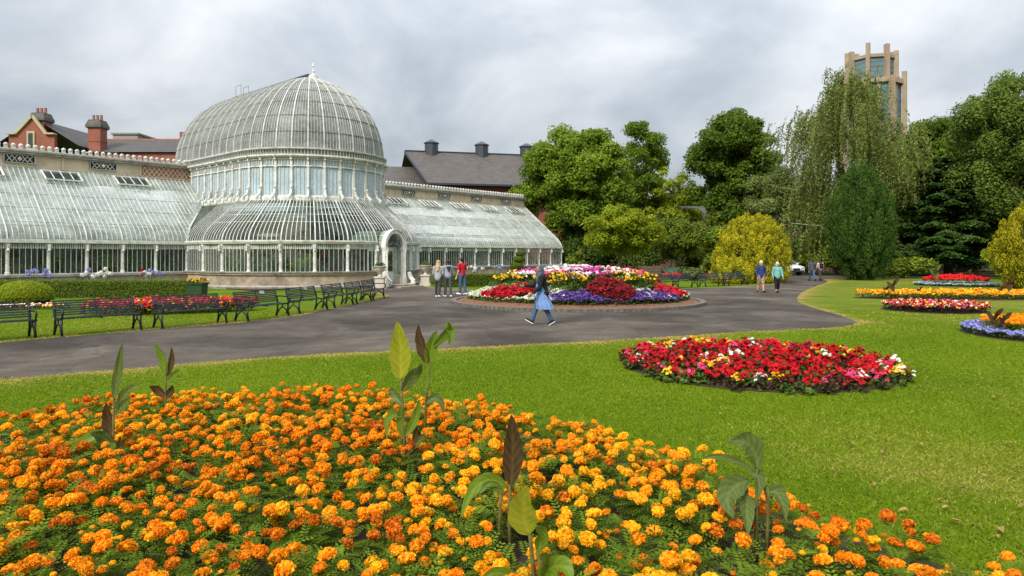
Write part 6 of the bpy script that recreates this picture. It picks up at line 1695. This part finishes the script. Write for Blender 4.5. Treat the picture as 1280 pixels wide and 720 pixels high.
            remeshed('backpack', [(up(-.05 * h, -.11 * h, .24 * h), up(.05 * h, -.11 * h, .24 * h), .05 * h, .05 * h), (up(-.05 * h, -.115 * h, .13 * h), up(.05 * h, -.115 * h, .13 * h), .058 * h, .058 * h), (up(0, -.12 * h, .13 * h), up(0, -.11 * h, .24 * h), .06 * h, .06 * h)], .011, mat, T, 3)
        elif kind == 'bag':
            m = MB(); c = J['W0'] + Vector((0, 0, -.14 * h)); m.loft([[tuple(c + Vector((sx * .02 * h * k, sy * .06 * h * k, z * h))) for sx, sy in ((-1, -1), (1, -1), (1, 1), (-1, 1))] for k, z in ((.8, -.06), (1, -.05), (1, .05), (.85, .06))]); m.build('bag', mat, T)
    if hair:
        kind, mat = hair; hc = head + Vector((0, .014 * h, .022 * h))
        P_ = [(hc, hc + Vector((0, .004 * h, .006 * h)), .060 * h, .060 * h, (.92, 1.06, 1.0))]
        if kind == 'short': P_ += [(head + Vector((0, .03 * h, -.005 * h)), head + Vector((0, .034 * h, -.02 * h)), .045 * h, .036 * h)]
        if kind == 'bob': P_ += [(head + Vector((s * .035 * h, .015 * h, .01 * h)), head + Vector((s * .042 * h, .018 * h, -.035 * h)), .028 * h, .022 * h) for s in (1, -1)] + [(head + Vector((0, .03 * h, 0)), head + Vector((0, .036 * h, -.035 * h)), .045 * h, .038 * h)]
        if kind == 'long': P_ += [(head + Vector((0, .03 * h, 0)), up(0, -.055 * h, .27 * h), .052 * h, .046 * h, (1.1, .8, 1)), (up(0, -.055 * h, .28 * h), up(0, -.085 * h, .19 * h), .046 * h, .022 * h, (1.4, .7, 1))] + [(head + Vector((s * .04 * h, .012 * h, .01 * h)), up(s * .055 * h, -.03 * h, .27 * h), .024 * h, .022 * h) for s in (1, -1)]
        # keep the face clear
        remeshed('hair', P_, .009, mat, T, 3)
    return T
walk = dict(leg=(24, -22), knee=(4, 22), arm=(-18, 16), elbow=(14, 20))
stand = dict(leg=(3, -4), knee=(0, 3), arm=(2, 4), elbow=(12, 10))
MC = {k: cloth(k.replace(' ', '_'), c) for k, c in {'denim': (.055, .10, .17), 'dark grey': (.045, .045, .05), 'black cloth': (.014, .015, .018), 'slate blue': (.055, .10, .135), 'sky blue cloth': (.15, .25, .46), 'light grey': (.30, .31, .32), 'lilac grey': (.27, .28, .34), 'red cloth': (.40, .018, .028), 'navy': (.028, .045, .13), 'khaki': (.30, .21, .13), 'teal': (.16, .36, .34), 'white shoe': (.72, .72, .70), 'charcoal': (.06, .065, .075), 'pale pink cloth': (.55, .36, .34), 'light blue cloth': (.36, .48, .55)}.items()}
HR = {k: solid(k + '_hair', c, .6, .3, 30) for k, c in {'blond': (.42, .25, .10), 'dark': (.02, .014, .012), 'white': (.55, .53, .50), 'brown': (.05, .03, .02)}.items()}
person('woman walking in blue headscarf, black shawl, pale blue tunic and jeans before the round bed', X(677, 19.35), 19.35, 1.66, R(-80), 'brown', dict(leg=(-13, 20), knee=(14, 3), toe=(0, 12), arm=(14, 34), elbow=(40, 55), out=(6, 6), lean=4),
       [('trousers', MC['denim']), ('dress', MC['sky blue cloth'], dict(hem=-.255, flare=.15, trail=.045)), ('shawl', MC['black cloth']), ('headscarf', MC['slate blue']), ('shoes', MC['black cloth'], dict(sole=MC['white shoe']))])
person('young woman with long blond hair in light grey hoodie, seen from behind', X(547.5, 31.6), 31.6, 1.70, R(170), 'pale', dict(leg=(4, -7), knee=(0, 6), arm=(6, 8), elbow=(35, 30), ins=(20, 15)),
       [('leggings', MC['dark grey']), ('hoodie', MC['light grey'], dict(hem=-.055, wide=1.08, hood=1)), ('shoes', MC['white shoe'])], ('long', HR['blond']))
person('young woman with long dark hair in lilac grey jacket beside the blond woman', X(560, 31.7), 31.7, 1.72, R(205), 'pale', dict(leg=(10, -8), knee=(4, 4), arm=(4, 10), elbow=(30, 35), ins=(10, 25)),
       [('leggings', MC['charcoal']), ('jacket', MC['lilac grey'], dict(hem=-.01, wide=1.05, hood=1)), ('shoes', MC['white shoe'])], ('long', HR['dark']))
person('man in red t-shirt and blue jeans standing beside two young women', X(578, 33.6), 33.6, 1.82, R(228), 'pale', dict(leg=(5, -6), knee=(0, 4), arm=(-6, 6), elbow=(30, 25)),
       [('trousers', MC['denim']), ('tshirt', MC['red cloth'], dict(sleeve=.5, hem=-.03)), ('shoes', MC['white shoe'])], ('short', HR['dark']), False)
person('elderly man in navy jacket and khaki shorts walking towards the camera', X(951, 35.6), 35.6, 1.64, R(8), 'ruddy', dict(leg=(10, -8), knee=(2, 10), arm=(-8, 8), elbow=(12, 14), out=(12, 12)),
       [('shorts', MC['khaki']), ('jacket', MC['navy'], dict(hem=-.04, wide=1.15)), ('shoes', MC['black cloth'])], ('short', HR['white']), False)
person('white haired woman in pale teal jacket and black trousers walking beside the man', X(971.5, 35.4), 35.4, 1.58, R(-4), 'ruddy', dict(leg=(-7, 12), knee=(10, 3), arm=(8, -6), elbow=(16, 25), out=(12, 12)),
       [('trousers', MC['black cloth'], dict(len=.72)), ('jacket', MC['teal'], dict(hem=-.05, wide=1.15)), ('shoes', MC['black cloth'])], ('bob', HR['white']))
person('person in dark grey jacket and jeans walking away in the far distance', X(1015, 51), 51, 1.68, R(176), 'pale', walk, [('trousers', MC['denim']), ('jacket', MC['charcoal'], dict(hem=-.05, wide=1.1)), ('shoes', MC['black cloth'])], ('short', HR['brown']), False)
person('person in pale pink top with dark backpack walking away far off', X(1025.5, 51.3), 51.3, 1.62, R(184), 'pale', dict(leg=(-14, 16), knee=(14, 3), arm=(12, -10), elbow=(25, 25)), [('trousers', MC['dark grey']), ('jacket', MC['pale pink cloth'], dict(hem=-.03)), ('backpack', MC['black cloth']), ('shoes', MC['black cloth'])], ('long', HR['dark']))

# ------------------------------------------------------------------ the car beyond the golden conifer and the green cart
def car():
    T = thing('parked_car', 'white car parked on the path partly hidden behind the golden conifer', 'car', (X(979, 66), 66, .004), R(12))
    M['car_white'] = solid('car_paint', (.72, .73, .74), .25, .04, 3, spec=.6); M['tyre'] = solid('tyre', (.02, .02, .02), .85, .2, 12); M['lamp'] = solid('lamp_glass', (.6, .62, .64), .1, .05, 8, spec=.8)
    # front towards -y
    prof = [(-2.05, .35), (-2.1, .62), (-2.0, .84), (-1.05, 1.0), (-.35, 1.52), (.2, 1.62), (1.35, 1.58), (2.0, 1.02), (2.12, .8), (2.1, .35)]
    m = MB(); rings = []
    for xw, zi in ((-.86, .0), (-.80, .02), (0, .03), (.80, .02), (.86, .0)):
        rings.append([(xw * (1 - .16 * max(0, z - .95) / .65), y, z + zi if z > .5 else z) for y, z in prof])
    m.loft(rings); m.build('body', M['car_white'], T, smooth=False)
    m = MB(); m.loft([[(sx * w, y, z) for sx in (-1, 1)] + [(sx * w2, y2, z2) for sx in (1, -1)] for w, y, z, w2, y2, z2 in ((.74, -1.03, 1.055, .64, -.38, 1.53), (.74, -1.06, 1.055, .64, -.41, 1.545))]); m.build('windscreen', M['glass_dark'], T)
    for s in (-1, 1):
        m = MB(); m.add([(s * .84, -.9, 1.05), (s * .84, 1.6, 1.08), (s * .755, 1.15, 1.5), (s * .755, -.25, 1.5)], [(0, 1, 2, 3)]); m.build('side_window', M['glass_dark'], T)
        m = MB(); m.box((s * .62, -2.08, .74), (.36, .1, .16)); m.build('headlight', M['lamp'], T)
        m = MB(); m.ell((s * .98, -.85, 1.1), (.12, .07, .09), 8, 5); m.build('mirror', M['car_white'], T)
        for yy in (-1.3, 1.35):
            m = MB(); m.loft([[(xx, yy + r * math.cos(k * .3927), .33 + r * math.sin(k * .3927)) for k in range(16)] for xx, r in ((s * .66, .30), (s * .68, .33), (s * .86, .33), (s * .88, .29))]); wl_ = m.build('wheel', M['tyre'], T)
            m = MB(); m.loft([[(xx, yy + r * math.cos(k * .3927), .33 + r * math.sin(k * .3927)) for k in range(16)] for xx, r in ((s * .87, .21), (s * .89, .18))]); m.build('rim', M['plaque'], wl_)
    m = MB(); m.box((0, -2.1, .62), (.7, .06, .16)); m.build('grille', M['black'], T); m = MB(); m.box((0, -2.12, .44), (1.5, .08, .12)); m.build('bumper', M['black'], T)
car()
def cart():
    T = thing("garden_cart", "pale green garden cart standing beyond the round bed before the shrubs", "cart", (X(838, 60), 60, 0), R(-10)); T.scale = (.8, .8, .75)
    M['pale_green'] = solid('pale_green_paint', (.10, .15, .11), .7, .2, 6, spec=.1)
    m = MB(); m.loft([[(sx * w, sy * .5, z) for sx, sy in ((-1, -1), (1, -1), (1, 1), (-1, 1))] for w, z in ((.55, .45), (.95, 1.15), (.88, 1.15), (.5, .5))]); m.build('tub', M['pale_green'], T)
    for s in (-1, 1): m = MB(); m.loft([[(-.1 + .28 * math.cos(k * .5236), s * .5 + dy, .28 + .28 * math.sin(k * .5236)) for k in range(12)] for dy in (-.04, .04)]); m.build('wheel', M['black'], T)
    m = MB(); m.tube([(.8, -.3, 1.0), (1.5, -.3, 1.1)], .025, 6); m.tube([(.8, .3, 1.0), (1.5, .3, 1.1)], .025, 6); m.tube([(1.5, -.3, 1.1), (1.5, .3, 1.1)], .025, 6); m.build('handle', M['black'], T)
    m = MB(); m.box((.35, 0, .25), (.06, .8, .5)); m.build('stand', M['black'], T)
    T2 = thing('compost_box', 'dark low wooden box beside the pale green cart', 'box', (X(812, 58.5), 58.5, 0), R(5))
    m = MB()
    for k in range(4):
        z = .14 + k * .25
        for s in (-1, 1): m.box((0, s * .55, z), (1.7, .05, .2)); m.box((s * .85, 0, z), (.05, 1.1, .2))
    m.build('boards', M['bark'], T2); m = MB()
    for sx in (-1, 1):
        for sy in (-1, 1): m.box((sx * .8, sy * .5, .52), (.09, .09, 1.04))
    m.build('post', M['bark'], T2)
cart()
